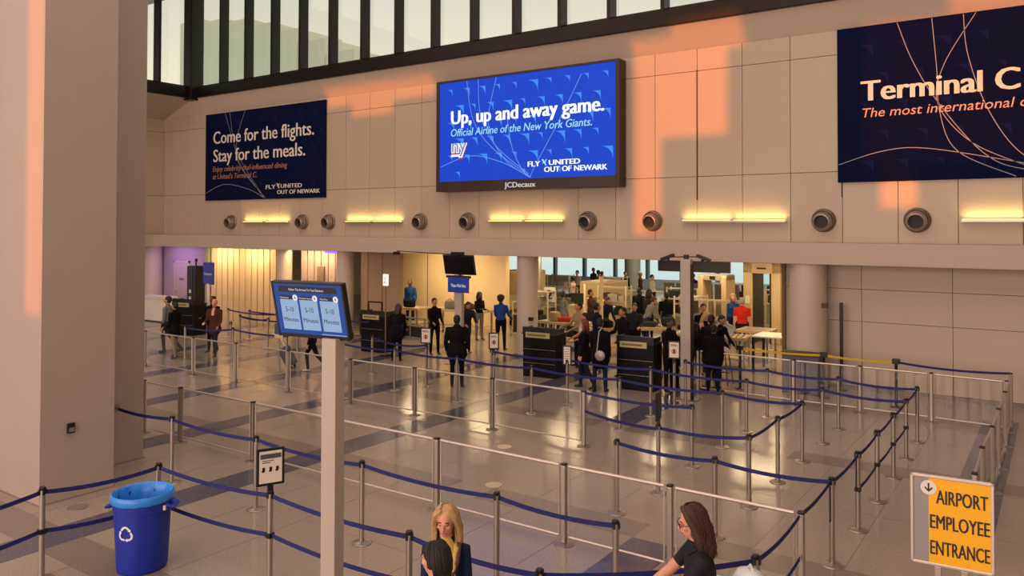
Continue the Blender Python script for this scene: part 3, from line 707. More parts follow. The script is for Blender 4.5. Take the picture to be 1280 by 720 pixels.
tilted(MB().box(-.335, .335, -.008, -.006, .165, .22).box(-.335, -.15, -.008, -.006, .095, .13).box(-.105, .09, -.008, -.006, .095, .13).box(.13, .30, -.008, -.006, .095, .13).build('header_bar', M_s3, sc))
tilted(text('Follow The Arrows To Your Entrance', -.21, .19, .18, .022, -.010, M_s4, sc, extr=0))
for i, (x, hd, hx) in enumerate(((-.335, 'General', .10), (-.105, 'Premier Access', .155), (.13, 'TSA Pre', .09))):
    tilted(B(x, x+.205, -.008, -.006, -.19, .095).build('lane_card', M_s2, sc))
    tilted(text(hd, x+.006, x+.006+hx, .105, .014, -.010, M_s4, sc, extr=0))
    mb = MB(); mb.M = Matrix.Translation((x+.185, -.009, .115)) @ Matrix.Rotation(R(90), 4, 'X'); mb.lathe((0, 0, 0), [(.028, 0), (.028, .002)], 20); tilted(mb.build('arrow_disc', M_s4, sc))
    mb = MB(); mb.add([(x+.185+a, -.0125, .115+b) for a, b in ((-.004, .014), (.004, .014), (.004, 0), (.012, 0), (0, -.014), (-.012, 0), (-.004, 0))], [tuple(range(7))]); tilted(mb.build('arrow_mark', M_ink, sc))
    tilted(text('5-10', x+.055, x+.15, -.02, .045, -.010, M_ink, sc, extr=0, bold=.01)); tilted(text('Minutes', x+.02, x+.19, -.115, .04, -.010, M_ink, sc, extr=0, bold=.01))
tilted(B(.1, .385, -.008, -.006, -.225, -.218).build('ticker_line', M_s2, sc))

def plate_sign(x, y, z0, w_, h_, yaw, label, face=M_paper, kind='circle', group='notice plates on belt posts'):
    t = thing('notice_plate', label, 'notice', (x, y, z0), yaw, group)
    fr = MB().box(-w_/2, w_/2, -.012, .012, 0, h_); fr.build('frame', M_black, t, bevel=.01)
    B(-w_/2+.03, w_/2-.03, -.015, -.012, .03, h_-.03).build('sheet', face, t)
    B(-.03, .03, -.02, .02, -.07, .01).build('bracket', M_black, t, bevel=.004)
    if kind == 'circle':
        mb = MB(); mb.M = Matrix.Translation((0, -.016, h_*.42)) @ Matrix.Rotation(R(90), 4, 'X')
        n = 24; ro_, ri = w_*.2, w_*.14
        mb.loft([[(a*math.cos(2*math.pi*j/n), a*math.sin(2*math.pi*j/n), z) for j in range(n)] for a, z in ((ri, 0), (ri, .003), (ro_, .003), (ro_, 0))], caps=False)
        mb.build('red_ring', M_red, t)
        B(-.018, .018, -.018, -.0155, h_*.42-.035, h_*.42+.035).build('hand_mark', M_ink, t)
        MB().box(-w_*.3, w_*.3, -.018, -.0155, h_*.72, h_*.75).box(-w_*.3, w_*.2, -.018, -.0155, h_*.78, h_*.81).build('print_lines', M_ink, t)
    elif kind == 'icons':
        B(-w_/2+.04, w_/2-.04, -.018, -.0155, h_-.11, h_-.06).build('heading_bar', mat('grey_print', '#4a4a50', .6), t)
        mb = MB()
        for k in (0, 1): mb.box(-w_*.3, w_*(.1-.1*k), -.018, -.0155, h_-.135-.02*k, h_-.128-.02*k)
        for px_ in (-.075, 0, .07): mb.box(px_-.014, px_+.014, -.018, -.0155, h_-.24, h_-.20).box(px_-.02, px_+.008, -.018, -.0155, h_-.25, h_-.235)
        mb.build('print_marks', M_ink, t)
    elif kind == 'lines':
        mb = MB()
        for k in range(5): mb.box(-w_*.3, w_*(.3-.06*(k % 2)), -.018, -.0155, h_*.8-k*.05, h_*.82-k*.05)
        mb.build('print_lines', mat('grey_print', '#4a4a50', .6), t)
    return t
plate_sign(-7.01, 5.55, 1.05, .30, .40, math.atan2(.91, .42)-0, 'black framed notice with printed icons, left of the tall white screen pole', kind='icons')
plate_sign(-4.8, 10.62, 1.05, .26, .40, R(99), 'dark notice plate seen nearly edge on, in the middle of the queue', face=M_black, kind='none')
plate_sign(-12.45, 14.35, 1.05, .27, .38, R(20), 'notice with red ring left of the man standing with his back turned')
plate_sign(-10.62, 14.58, 1.05, .24, .38, R(40), 'notice with red ring right of the man standing with his back turned')
plate_sign(-8.70, 14.6, .88, .20, .42, R(20), 'plain white notice sheet between the two big black podiums', kind='lines')
plate_sign(-6.82, 15.9, 1.02, .26, .38, R(14), 'notice with red ring in front of the white camera pole')
for x, y, lb in ((-12.45, 14.35, 'steel belt post under the notice left of the man standing with his back turned'), (-10.62, 14.58, 'steel belt post under the notice right of the man standing with his back turned'), (-8.70, 14.6, 'steel belt post under the plain white notice sheet'), (-6.82, 15.9, 'steel belt post under the notice before the white camera pole')):
    belt_post(x, y, lb)

# airport employee entrance sign
ae = thing('employee_sign', 'yellow and grey framed sign reading AIRPORT EMPLOYEE ENTRANCE at the lower right', 'sign', (-.72, 7.0, 0), R(5))
fm = MB().box(-.285, .285, -.02, .02, 1.875, 1.9).box(-.285, .285, -.02, .02, 1.2, 1.225).box(-.285, -.26, -.02, .02, 1.2, 1.9).box(.26, .285, -.02, .02, 1.2, 1.9)
fm.build('frame', M_alu, ae, bevel=.006)
B(-.26, -.155, -.01, .01, 1.225, 1.875).build('grey_strip', mat('sign_grey', '#8e8b8c', .5), ae)
B(-.155, .26, -.011, .011, 1.225, 1.875).build('yellow_panel', mat('sign_yellow', '#edb107', .5), ae)
M_sk = mat('sign_black', '#171310', .5)
for s_, z in (('AIRPORT', 1.685), ('EMPLOYEE', 1.49), ('ENTRANCE', 1.29)):
    text(s_, -.105 if s_ == 'AIRPORT' else -.147, .245 if s_ == 'AIRPORT' else .255, z, .105, -.014, M_sk, ae, bold=.03, extr=.001)
mb = MB(); mb.M = Matrix.Translation((-.155, -.012, 1.80)) @ Matrix.Rotation(R(90), 4, 'X'); mb.lathe((0, 0, 0), [(.056, 0), (.056, .003)], 28); mb.build('arrow_disc', M_wt, ae)
mb = MB(); mb.add([(-.155+a, -.017, 1.80+b) for a, b in ((-.006, .036), (.006, .036), (.006, -.012), (.024, .006), (.03, -.004), (0, -.034), (-.03, -.004), (-.024, .006), (-.006, -.012))], [(0, 1, 2, 8), (2, 3, 4, 5), (5, 6, 7, 8), (2, 5, 8)]); mb.build('arrow_mark', M_sk, ae)
MB().box(.06, .11, -.02, .02, .03, 1.2).box(-.12, -.07, -.02, .02, .03, 1.2).build('upright', M_steel, ae, bevel=.004); B(-.25, .25, -.2, .2, 0, .03).build('base', M_blackm, ae, bevel=.01)

# recycling bin
rb = thing('recycling_bin', 'round blue recycling bin with a light blue liner at the lower left', 'bin', (-8.53, 5.0, 0), R(35))
M_bin = mat('recycling_blue', '#0b2a9c', .5, var=.06, scale=4, bump=.05); M_lin = mat('liner_blue', '#2a86e0', .35, var=.12, scale=9)
n = 48
def ringb(a, z, fl_=0): return [((a+fl_*(.006 if (j % 6) < 3 else 0))*math.cos(2*math.pi*j/n), (a+fl_*(.006 if (j % 6) < 3 else 0))*math.sin(2*math.pi*j/n), z) for j in range(n)]
MB().loft([ringb(.25, 0), ringb(.26, .01), ringb(.265, .05, 1), ringb(.287, .5, 1), ringb(.296, .66), ringb(.305, .665), ringb(.31, .76), ringb(.318, .765), ringb(.322, .83), ringb(.305, .83), ringb(.29, .76), ringb(.25, .05), ringb(.01, .04)]).build('body', M_bin, rb, smooth=True)
rnd = random.Random(3)
wob = lambda a, z, am: [((a+am*math.sin(j*1.7+z*9)+am*.6*rnd.random())*math.cos(2*math.pi*j/n), (a+am*math.sin(j*1.7+z*9)+am*.6*rnd.random())*math.sin(2*math.pi*j/n), z+am*.8*math.sin(j*2.3)) for j in range(n)]
MB().loft([wob(.327, .765, .004), wob(.334, .79, .004), wob(.331, .835, .003), wob(.315, .855, .002), wob(.297, .84, .003), wob(.278, .75, .01), wob(.24, .55, .014), wob(.2, .3, .014), wob(.05, .2, .01)], caps=False).build('liner', M_lin, rb, smooth=True)
for s_ in (-1, 1): MB().tube([(s_*.29, -.08, .73), (s_*.335, -.075, .70), (s_*.345, 0, .69), (s_*.335, .075, .70), (s_*.29, .08, .73)], .02, 8, rb=.055, side=(0, 0, 1)).build('handle', M_bin, rb, smooth=True)
B(.29, .315, -.14, -.10, .68, .73).build('clip_tag', M_white, rb)
# recycling symbol: three bent arrows laid on the curved side facing the viewer
mb = MB(); rad_ = .291; ca = R(-100)+0.0
def onbin(u, v_): a = ca+u/rad_; rr = rad_+.006+(v_)*.06; return (rr*math.cos(a), rr*math.sin(a), .47+v_)
def seg(p, q, wd):
    dx, dz = q[0]-p[0], q[1]-p[1]; L = math.hypot(dx, dz); nx, nz = -dz/L*wd/2, dx/L*wd/2
    mb.add([onbin(p[0]+nx, p[1]+nz), onbin(q[0]+nx, q[1]+nz), onbin(q[0]-nx, q[1]-nz), onbin(p[0]-nx, p[1]-nz)], [(0, 1, 2, 3)])
for k in range(3):
    a0 = R(90+120*k); Pn = lambda ang, rr: (rr*math.cos(ang), rr*math.sin(ang))
    p1, p2, p3 = Pn(a0+R(50), .062), Pn(a0+R(14), .078), Pn(a0-R(14), .078)
    seg(p1, p2, .022); seg(p2, p3, .022); p4 = Pn(a0-R(42), .064); seg(p3, p4, .022)
    tdir = (p4[0]-p3[0], p4[1]-p3[1]); L = math.hypot(*tdir); tx, tz = tdir[0]/L, tdir[1]/L
    mb.add([onbin(p4[0]-tz*.022, p4[1]+tx*.022), onbin(p4[0]+tx*.026, p4[1]+tz*.026), onbin(p4[0]+tz*.022, p4[1]-tx*.022)], [(0, 1, 2)])
mb.build('recycling_mark', mat('white_mark', '#dfe6f4', .5), rb)

# black television and blue sign on a pole
tp = thing('monitor_pole', 'white pole carrying a black monitor and a blue sign, middle of the counters', 'sign pole', (-13.84, 17.36, 0))
B(-.12, .12, -.06, .06, .02, 2.0).build('pole', M_polew, tp, bevel=.005); B(-.3, .3, -.25, .25, 0, .02).build('base_plate', M_steel, tp)
B(-.04, .04, .0, .05, 2.0, 3.0).build('mast', M_black, tp)
B(-.42, .42, -.08, -.02, 2.40, 2.47).build('cross_bar', M_black, tp)
MB().cyl((-.05, 0, 3.05), (-2.1, -.3, 3.12), .014, n=6).box(-2.15, -2.02, -.4, -.25, 3.02, 3.1).build('camera_arm', M_blackm, tp)
MB().box(-.12, .22, -.25, -.05, 3.05, 3.13).build('camera', M_blackm, tp, bevel=.01)
tv = thing('black_monitor', 'black switched off monitor tilted forward above a blue sign', 'monitor', (-13.80, 17.3, 2.78))
o = B(-.54, .54, -.03, .03, -.29, .27).build('screen_body', M_black, tv, bevel=.01); o.rotation_euler = (R(12), 0, 0)
o = B(-.51, .51, -.034, -.03, -.26, .24).build('dark_screen', mat('dark_screen', '#020203', .2), tv); o.rotation_euler = (R(12), 0, 0)
bs = thing('blue_sign', 'blue sign with white lettering right under the black monitor', 'sign', (-13.80, 17.28, 2.0))
B(-.37, .37, -.03, .0, 0, .42).build('sign_board', mat('sign_blue', '#142f8c', .4, emit=.25), bs, bevel=.005)
text('Please Wait Here', -.24, .27, .15, .09, -.034, mat('sign_white_light', '#ffffff', .5, emit=.7), bs, bold=.02)
# camera pole at the right
cp = thing('camera_pole', 'tall white square pole with two dark cameras on its top', 'pole', (-6.87, 16.7, 0))
B(-.115, .115, -.07, .07, .02, 3.12).build('pole', M_polew, cp, bevel=.005); B(.115, .14, -.06, .08, .02, 3.0).build('side_channel', M_bronze, cp); B(-.25, .25, -.22, .22, 0, .02).build('base_plate', M_steel, cp)
MB().cyl((-.42, -.02, 3.16), (.36, -.02, 3.18), .014, n=6).box(-.05, .05, -.04, .02, 3.1, 3.22).build('camera_arm', M_blackm, cp)
for s_ in (-1, 1):
    mb = MB(); mb.M = Matrix.Translation((s_*.42, -.05, 3.15)) @ Matrix.Rotation(R(20*s_), 4, 'Y'); mb.box(-.16, .16, -.07, .05, -.03, .04); mb.cyl((0, -.02, -.03), (0, -.02, -.09), .035, n=10); mb.build('camera', M_blackm, cp, bevel=.01)
# blue hanging sign left, lit lane number, tall kiosk
b2 = thing('lane_sign', 'blue sign on a white post in front of the left end of the slatted partition', 'sign', (-25.45, 17.35, 0)); MB().cyl((0, 0, 0), (0, 0, 1.75), .06).build('post', M_white, b2)
B(-.3, .3, -.03, .03, 1.72, 2.52).build('sign_board', mat('sign_indigo', '#3b3f9c', .5), b2, bevel=.005); text('Checkpoint', -.24, .25, 2.06, .09, -.035, M_wt, b2, bold=.02)
MB().lathe((0, 0, 0), [(.2, 0), (.2, .02)], 20).build('base', M_steel, b2)
ln_ = thing('lane_number_light', 'small lit white lane number sign on a thin pole by the first podium', 'sign', (-16.47, 17.16, 0)); MB().cyl((0, 0, 0), (0, 0, 2.1), .018, n=8).build('pole', mat('brass_pole', '#7a6443', .4, .5), ln_)
B(-.08, .08, -.04, .04, 2.08, 2.42).build('light_box', mat('light_box', '#fff6e0', .5, emit=1.4), ln_, bevel=.01); text('2', -.04, .05, 2.16, .17, -.045, mat('grey_numeral', '#8a8a84', .5), ln_); MB().lathe((0, 0, 0), [(.16, 0), (.16, .02)], 16).build('base', M_blackm, ln_)
kk = thing('kiosk_tower', 'tall dark kiosk tower beside the pink door at the far left', 'kiosk', (-26.6, 17.6, 0)); B(-.27, .27, -.2, .2, 0, 2.35).build('cabinet', mat('kiosk_dark', '#191420', .4), kk, bevel=.01)
for z in (1.35, 1.1): B(-.12, .0, -.21, -.2, z, z+.12).build('status_label', M_paper, kk)
B(.04, .07, -.22, -.2, .9, 2.3).build('edge_strip', mat('kiosk_strip', '#4a4252', .4), kk); MB().cyl((0, 0, 2.35), (0, 0, 2.55), .03).box(-.05, .05, -.03, .03, 2.5, 2.62).build('sensor', M_black, kk)

# podiums
def podium(x, y, rz, label, w_=.92, monitor=False):
    t = thing('podium', label, 'podium', (x, y, 0), rz, 'black document check podiums')
    B(-w_/2, w_/2, 0, .6, .0, 1.08).build('body', mat('podium_black', '#070608', .45, spec=.2), t, bevel=.012)
    B(-w_/2-.02, w_/2+.02, -.03, .62, 1.08, 1.12).build('counter_top', M_black, t, bevel=.008)
    MB().box(-w_/2, w_/2, -.02, .03, 1.12, 1.27).box(-w_/2, -w_/2+.03, .03, .5, 1.12, 1.24).box(w_/2-.03, w_/2, .03, .5, 1.12, 1.24).build('upstand', M_black, t, bevel=.006)
    B(-w_*.40, w_*.32, -.035, -.02, 1.0, 1.14).build('name_plate', M_plate, t); B(-w_*.34, w_*.2, -.038, -.035, 1.05, 1.09).build('plate_print', mat('olive_print', '#5c5a30', .6), t)
    for z in (.35, .7): B(-w_/2+.03, w_/2-.03, -.006, .0, z, z+.008).build('panel_joint', M_steel, t)
    if monitor:
        MB().box(-.28, .3, .1, .14, 1.5, 1.54).box(-.28, -.24, .1, .14, 1.15, 1.54).box(.26, .3, .1, .14, 1.15, 1.54).build('frame_stand', M_blackm, t)
    return t
podium(-10.95, 17.0, R(6), 'large black podium with a pale name plate, before the middle round column', .95)
podium(-8.25, 16.95, R(6), 'large black podium with a pale name plate, left of the white camera pole', .92)
podium(-17.3, 17.45, R(4), 'black podium with an open frame on top, by the small lit lane number', .9, True)
podium(-25.4, 16.3, R(10), 'black podium at the far left, before the pink door, behind the walking men', 1.0)

# ================================================================== CHECKPOINT EQUIPMENT
M_beige = mat('equipment_beige', '#b8a27c', .5, var=.05, scale=2); M_eq2 = mat('equipment_grey', '#8b8476', .45, var=.05, scale=2); M_roll = mat('roller_dark', '#2b2620', .4)
def roller_table(x, y, L, rz, label, w_=.75, z=.86):
    t = thing('roller_table', label, 'table', (x, y, 0), rz, 'steel roller tables of the lanes')
    MB().box(0, L, -.02, .02, z-.08, z).box(0, L, w_-.02, w_+.02, z-.08, z).box(0, .03, 0, w_, z-.08, z).box(L-.03, L, 0, w_, z-.08, z).build('frame', M_beige, t, bevel=.004)
    mb = MB()
    for k in range(int(L/.14)): mb.cyl((.08+k*.14, .02, z-.03), (.08+k*.14, w_-.02, z-.03), .03, n=8)
    mb.build('rollers', M_alu, t, kind='stuff')
    for sx in (.06, L-.06):
        for sy in (.03, w_-.03): MB().box(sx-.025, sx+.025, sy-.025, sy+.025, 0, z-.08).build('leg', M_steel, t)
    B(.06, L-.06, .05, w_-.05, .28, .31).build('lower_shelf', M_beige, t)
    return t
roller_table(-21.5, 21.6, 2.3, R(2), 'beige roller table in front of the officer at the lit wall, left one'); roller_table(-19.0, 22.1, 2.3, R(2), 'beige roller table before the lit wall, right of the officer')
roller_table(-13.7, 21.2, 1.6, R(-4), 'roller table right of the person in the blue shirt, beside the column')
roller_table(-8.9, 20.6, 2.0, R(8), 'roller table where the woman lifts a grey tray', .8, .88); roller_table(-6.75, 22.2, .9, R(90), 'roller table at the far right of the opening, beside the round column', .9, .92)
roller_table(-11.5, 20.3, 2.6, R(40), 'long roller table with dark trays behind the right big podium', .8)
def xray(x, y, rz, label, L=2.2, w_=1.1, h=1.55):
    t = thing('xray_machine', label, 'x-ray machine', (x, y, 0), rz, 'x-ray machines')
    B(0, L, 0, w_, .15, h).build('housing', M_beige, t, bevel=.06)
    MB().box(-.5, 0, .15, w_-.15, .62, 1.18).build('tunnel_hood', M_eq2, t, bevel=.02); MB().box(L, L+.5, .15, w_-.15, .62, 1.18).build('tunnel_hood', M_eq2, t, bevel=.02)
    B(-1.2, L+1.2, .25, w_-.25, .56, .62).build('belt_bed', M_roll, t)
    for k in range(6): B(-.502, -.498, .18+k*.13, .29+k*.13, .62, 1.1).build('lead_curtain_strip', M_black, t)
    B(.3, 1.0, -.01, 0, .9, 1.3).build('service_door', M_eq2, t, bevel=.003); B(0, L, 0.02, w_-.02, 0, .15).build('plinth', M_black, t)
    return t
xray(-14.25, 26.5, R(82), 'tall beige x-ray machine in the middle of the lanes, under the orange hanging sign', 1.7, 1.1, 1.75)
xray(-17.3, 25.5, R(84), 'beige x-ray machine left of the round column, near the bright window', 1.6, 1.2, 2.1)
# walk through detector
wd_ = thing('metal_detector', 'beige walk through metal detector arch behind the seated couple', 'metal detector', (-9.55, 25.8, 0), R(-5))
for s_ in (-1, 1): B(s_*.42-.09, s_*.42+.09, -.35, .35, 0, 2.2).build('side_panel', M_beige, wd_, bevel=.02)
B(-.51, .51, -.3, .3, 2.05, 2.25).build('header', M_eq2, wd_, bevel=.02); B(-.1, .1, -.31, -.3, 2.1, 2.2).build('indicator', M_black, wd_); MB().box(-.55, .55, -.38, .38, 0, .03).build('foot_plate', M_eq2, wd_)
# body scanner portal
bsn = thing('body_scanner', 'large beige body scanner portal with an open doorway next to the round column', 'body scanner', (-8.15, 26.6, 0), R(-2))
MB().box(-.62, -.30, -.4, .6, 0, 2.7).build('left_cabinet', M_beige, bsn, bevel=.02); MB().box(.32, .62, -.4, .6, 0, 2.7).build('right_cabinet', M_beige, bsn, bevel=.02)
B(-.62, .62, -.4, .6, 2.3, 2.75).build('roof', M_beige, bsn, bevel=.02); B(-.55, -.4, -.41, -.4, 1.3, 1.55).build('instruction_sheet', M_paper, bsn); B(-.28, .3, .3, .34, 0, 2.3).build('back_glass', M_glass, bsn); B(-.15, .15, -.415, -.4, 2.45, 2.5).build('maker_strip', M_black, bsn)
MB().box(-.3, -.24, -.38, .5, 0, 2.3).box(.26, .32, -.38, .5, 0, 2.3).build('scan_mast', M_roll, bsn)
# dark hanging board and small hanging signs
hb = thing('hanging_board', 'wide dark hanging board behind the white camera pole', 'board', (-9.66, 24.0, 2.40)); B(-1.2, 1.2, 0, .12, 0, .42).build('board', mat('dark_board', '#1c120d', .4), hb, bevel=.01)
for s_ in (-1, 1): B(s_*.9-.015, s_*.9+.015, .04, .07, .42, .57).build('hanger', M_blackm, hb)
hs = thing('hanging_sign', 'small orange hanging sign in front of the far bright windows', 'sign', (-18.4, 33.3, 2.45)); B(-.45, .45, 0, .08, 0, .28).build('sign_board', mat('hanging_orange', '#d89a3c', .5, emit=.4), hs); B(-.05, .05, -.01, 0, .08, .2).build('mark', M_ink, hs)
for s_ in (-1, 1): B(s_*.4-.01, s_*.4+.01, .03, .05, .28, .52).build('hanger', M_blackm, hs)
ls = thing('lane_number_sign', 'square white lane sign with a black 2 on the frames left of the middle', 'sign', (-14.35, 22.9, 1.28)); B(-.22, .22, 0, .04, 0, .5).build('sign_board', M_paper, ls); text('2', -.11, .12, .1, .3, -.005, M_ink, ls, bold=.03); B(-.03, .03, .0, .04, -1.28, 0).build('stand', M_steel, ls)
for x, y, h_, lb in ((-12.55, 22.2, 2.0, 'white upright post left of the beige machine, in the middle lanes'), (-11.7, 21.7, 2.3, 'thin cream upright post right of the beige machine'), (-16.4, 25.5, 2.95, 'thin dark vertical cable column left of the bright window')):
    t = thing('upright_post', lb, 'post', (x, y, 0)); B(-.04, .04, -.04, .04, .01, h_).build('shaft', M_cream if h_ < 2.5 else M_eq2, t); B(-.1, .1, -.1, .1, 0, .01).build('foot', M_steel, t)
# glazed partition counters, back of the lanes
def frame_counter(x, y, L, rz, label, h=1.25, nb=3, low=M_eq2, top=M_offw, gl=True):
    t = thing('framed_partition', label, 'partition', (x, y, 0), rz, 'framed low partitions of the lanes')
    w_ = L/nb
    for i in range(nb+1): B(i*w_-.025, i*w_+.025, -.025, .025, 0, h).build('upright', top, t)
    for z in (.03, h*.62, h): B(0, L, -.02, .02, z-.025, z+.025).build('rail', top, t)
    for i in range(nb):
        B(i*w_+.025, (i+1)*w_-.025, -.008, .008, .055, h*.62-.025).build('lower_panel', low, t)
        B(i*w_+.025, (i+1)*w_-.025, -.006, .006, h*.62+.025, h-.025).build('upper_pane', M_glass if gl else low, t)
    return t
frame_counter(-11.0, 24.6, 2.6, R(14), 'framed partition with grey lower panels left of the white camera pole', 1.45, 3)
frame_counter(-16.6, 29.5, 3.4, R(10), 'white framed partition far back behind the beige machine', 1.2, 4)
frame_counter(-13.0, 32.0, 4.2, R(8), 'far white framed partition under the bright windows, at the middle', 1.1, 5)
frame_counter(-19.6, 29.2, 2.6, R(4), 'framed partition far back right of the lit wall end', 1.25, 4)
frame_counter(-9.5, 31.0, 3.6, R(6), 'framed partition far back behind the metal detector arch', 1.4, 5)
frame_counter(-16.2, 23.4, 2.8, R(-2), 'framed rack behind the column, under the lane sign', 1.15, 4, M_roll, M_beige)
frame_counter(-19.9, 20.6, 2.2, R(-6), 'low dark framed panel before the left roller tables', .7, 3, M_roll, M_eq2)
frame_counter(-13.2, 35.4, 6.6, R(3), 'farthest low white counter in front of the bright windows', 1.0, 6, M_cream, M_white, False)
# work counters with monitors
def work_counter(x, y, L, rz, label, h=1.0):
    t = thing('work_counter', label, 'counter', (x, y, 0), rz, 'work counters of the lanes')
    B(0, L, 0, .6, .08, h-.04).build('body', M_cream, t, bevel=.01); B(-.04, L+.04, -.04, .64, h-.04, h).build('counter_top', M_white, t, bevel=.006); B(.03, L-.03, .05, .55, 0, .08).build('plinth', M_black, t)
    return t
work_counter(-14.7, 24.6, 1.6, R(6), 'cream counter in the middle lanes under the bright top'); work_counter(-17.9, 31.8, 2.0, R(5), 'cream counter far back left of the beige machine'); work_counter(-12.4, 27.8, 1.5, R(10), 'cream counter behind the two seated dark dressed officers', 1.15)
def desk_monitor(x, y, z, rz, label):
    t = thing('desk_monitor', label, 'monitor', (x, y, z), rz, 'monitors on the counters'); B(-.24, .24, 0, .03, .12, .44).build('screen', M_black, t, bevel=.005); B(-.03, .03, .01, .04, .02, .14).build('neck', M_black, t); B(-.1, .1, -.06, .09, 0, .02).build('foot', M_black, t)
desk_monitor(-14.4, 24.9, 1.0, R(20), 'black monitor on the cream counter in the middle lanes'); desk_monitor(-17.2, 32.1, 1.0, R(-10), 'black monitor on the far cream counter'); desk_monitor(-11.9, 28.1, 1.15, R(25), 'black monitor on the cream counter behind the dark dressed officers')
# grey partition screens (upright fins) in the middle distance
for x, y, n_, lb in ((-12.9, 29.0, 6, 'row of upright grey divider screens left of the white camera pole'), (-20.1, 27.2, 3, 'row of upright grey divider screens right of the lit wall end')):
    t = thing('divider_screens', lb, 'screen', (x, y, 0), R(6))
    B(-.05, n_*.5, -.05, .5, .9, 1.0).build('ledge', M_beige, t); B(0, n_*.5-.05, 0, .4, 0, .9).build('base_cabinet', M_eq2, t)
    for i in range(n_): B(i*.5, i*.5+.42, .1, .13, 1.0, 1.65).build('divider', mat('smoke_panel', '#5d5752', .3), t)
# trays with belongings
M_tray = mat('tray_grey', '#b3b1ac', .5)
def tray(x, y, z, rz, label, m=M_tray, rot=None, group='grey plastic trays'):
    t = thing('tray', label, 'tray', (x, y, z), rz, group)
    mb = MB().loft([[(-.22, -.15, 0), (.22, -.15, 0), (.22, .15, 0), (-.22, .15, 0)], [(-.27, -.19, .12), (.27, -.19, .12), (.27, .19, .12), (-.27, .19, .12)], [(-.255, -.175, .12), (.255, -.175, .12), (.255, .175, .12), (-.255, .175, .12)], [(-.21, -.14, .012), (.21, -.14, .012), (.21, .14, .012), (-.21, .14, .012)]])
    mb.build('shell', m, t, bevel=.004); MB().box(-.28, .28, -.2, -.185, .105, .125).box(-.28, .28, .185, .2, .105, .125).box(-.28, -.265, -.2, .2, .105, .125).box(.265, .28, -.2, .2, .105, .125).build('rim', m, t)
    if rot: t.rotation_euler = rot
    return t
trs = [(-8.2, 21.1, .88, 'tray lying on the table behind the woman with the lifted tray', M_tray), (-20.9, 22.0, .86, 'tray on the left roller table at the lit wall', M_tray), (-18.2, 22.6, .86, 'tray on the roller table right of the officer', M_tray), (-10.7, 21.4, .86, 'dark tray on the long roller table, near end', M_roll), (-10.2, 21.9, .86, 'dark tray on the long roller table, second from the near end', M_roll), (-12.9, 21.5, .86, 'red tray on the roller table beside the column', M_red)]
for x, y, z, lb, m in trs: tray(x, y, z, R(10), lb, m)
tr = tray(-7.52, 20.75, 1.08, 0, 'pale tray with a blue inside, lifted by the woman in the black top', mat('tray_pale', '#c9c4bb', .5), (R(62), R(28), R(10)))
B(-.13, .13, -.10, .10, .013, .02).build('blue_insert', mat('tray_insert', '#3b5f94', .4), tr); B(-.17, .17, -.12, .12, -.006, .0).build('blue_label', mat('tray_insert', '#3b5f94', .4), tr)
# stool and cabinet
st = thing('bar_stool', 'tall wooden framed stool behind the clear panel near the tray table', 'stool', (-6.85, 18.85, 0))
M_st = mat('stool_wood', '#5b4531', .5)
for sx in (-1, 1):
    for sy in (-1, 1): MB().cyl((sx*.22, sy*.2, 0), (sx*.13, sy*.12, .74), .016, n=8).build('leg', M_st, st)
MB().box(-.19, .19, -.012, .012, .28, .31).box(-.012, .012, -.18, .18, .4, .43).build('stretcher', M_st, st); MB().ell((0, 0, .76), (.19, .18, .035)).build('seat', M_black, st, smooth=True)
cb = thing('grey_cabinet', 'low dark grey cabinet behind the clear barrier, in front of the round column', 'cabinet', (-4.95, 18.74, 0))
B(-.42, .42, 0, .3, .04, .9).build('body', mat('cabinet_grey', '#4b4850', .5), cb, bevel=.008); B(-.44, .44, -.02, .32, .9, .95).build('top', M_black, cb); B(-.4, -.01, -.015, 0, .08, .86).build('door', mat('cabinet_door', '#5a5862', .5), cb); B(.01, .4, -.015, 0, .08, .86).build('door', MATS['cabinet_door'], cb); B(-.42, .42, .02, .28, 0, .04).build('plinth', M_black, cb)
bt = thing('belt_table', 'white topped table with dark frame at the right of the opening', 'table', (-6.05, 20.9, 0)); B(-.75, .45, 0, 1.0, .92, .96).build('top', M_white, bt, bevel=.006)
for a, b in ((-.7, .05), (.4, .05), (-.7, .95), (.4, .95)): B(a-.03, a+.03, b-.03, b+.03, 0, .92).build('leg', M_black, bt)
B(-.7, .4, .04, .06, .55, .6).build('cross_rail', M_cream, bt)
# counters with clutter at the extreme left gap and its plants
pk = thing('potted_plant', 'bushy plant in a bright gap beside the second pillar, far left', 'plant', (-36.5, 21.6, 0)) if False else None
sg = struct(B(-40, -33.6, 22.0, 22.2, 0, 2.97), 'wall_gap', M_cream); area('gap_light', (-35.5, 21.2, 2.9), (2, .5), 120, (1, .72, .35))
tc_ = thing('tote_counter', 'low white counter at the far left behind the walking men', 'counter', (-27.6, 17.2, 0)) if False else thing('low_counter', 'low pale counter at the far left edge beside the second pillar', 'counter', (-29.9, 17.9, 0))
B(-1.2, .6, 0, .6, .05, .95).build('body', M_white, tc_, bevel=.01); B(-1.25, .65, -.05, .65, .95, 1.0).build('top', M_white, tc_); B(-1.15, .55, .05, .55, 0, .05).build('plinth', M_black, tc_)
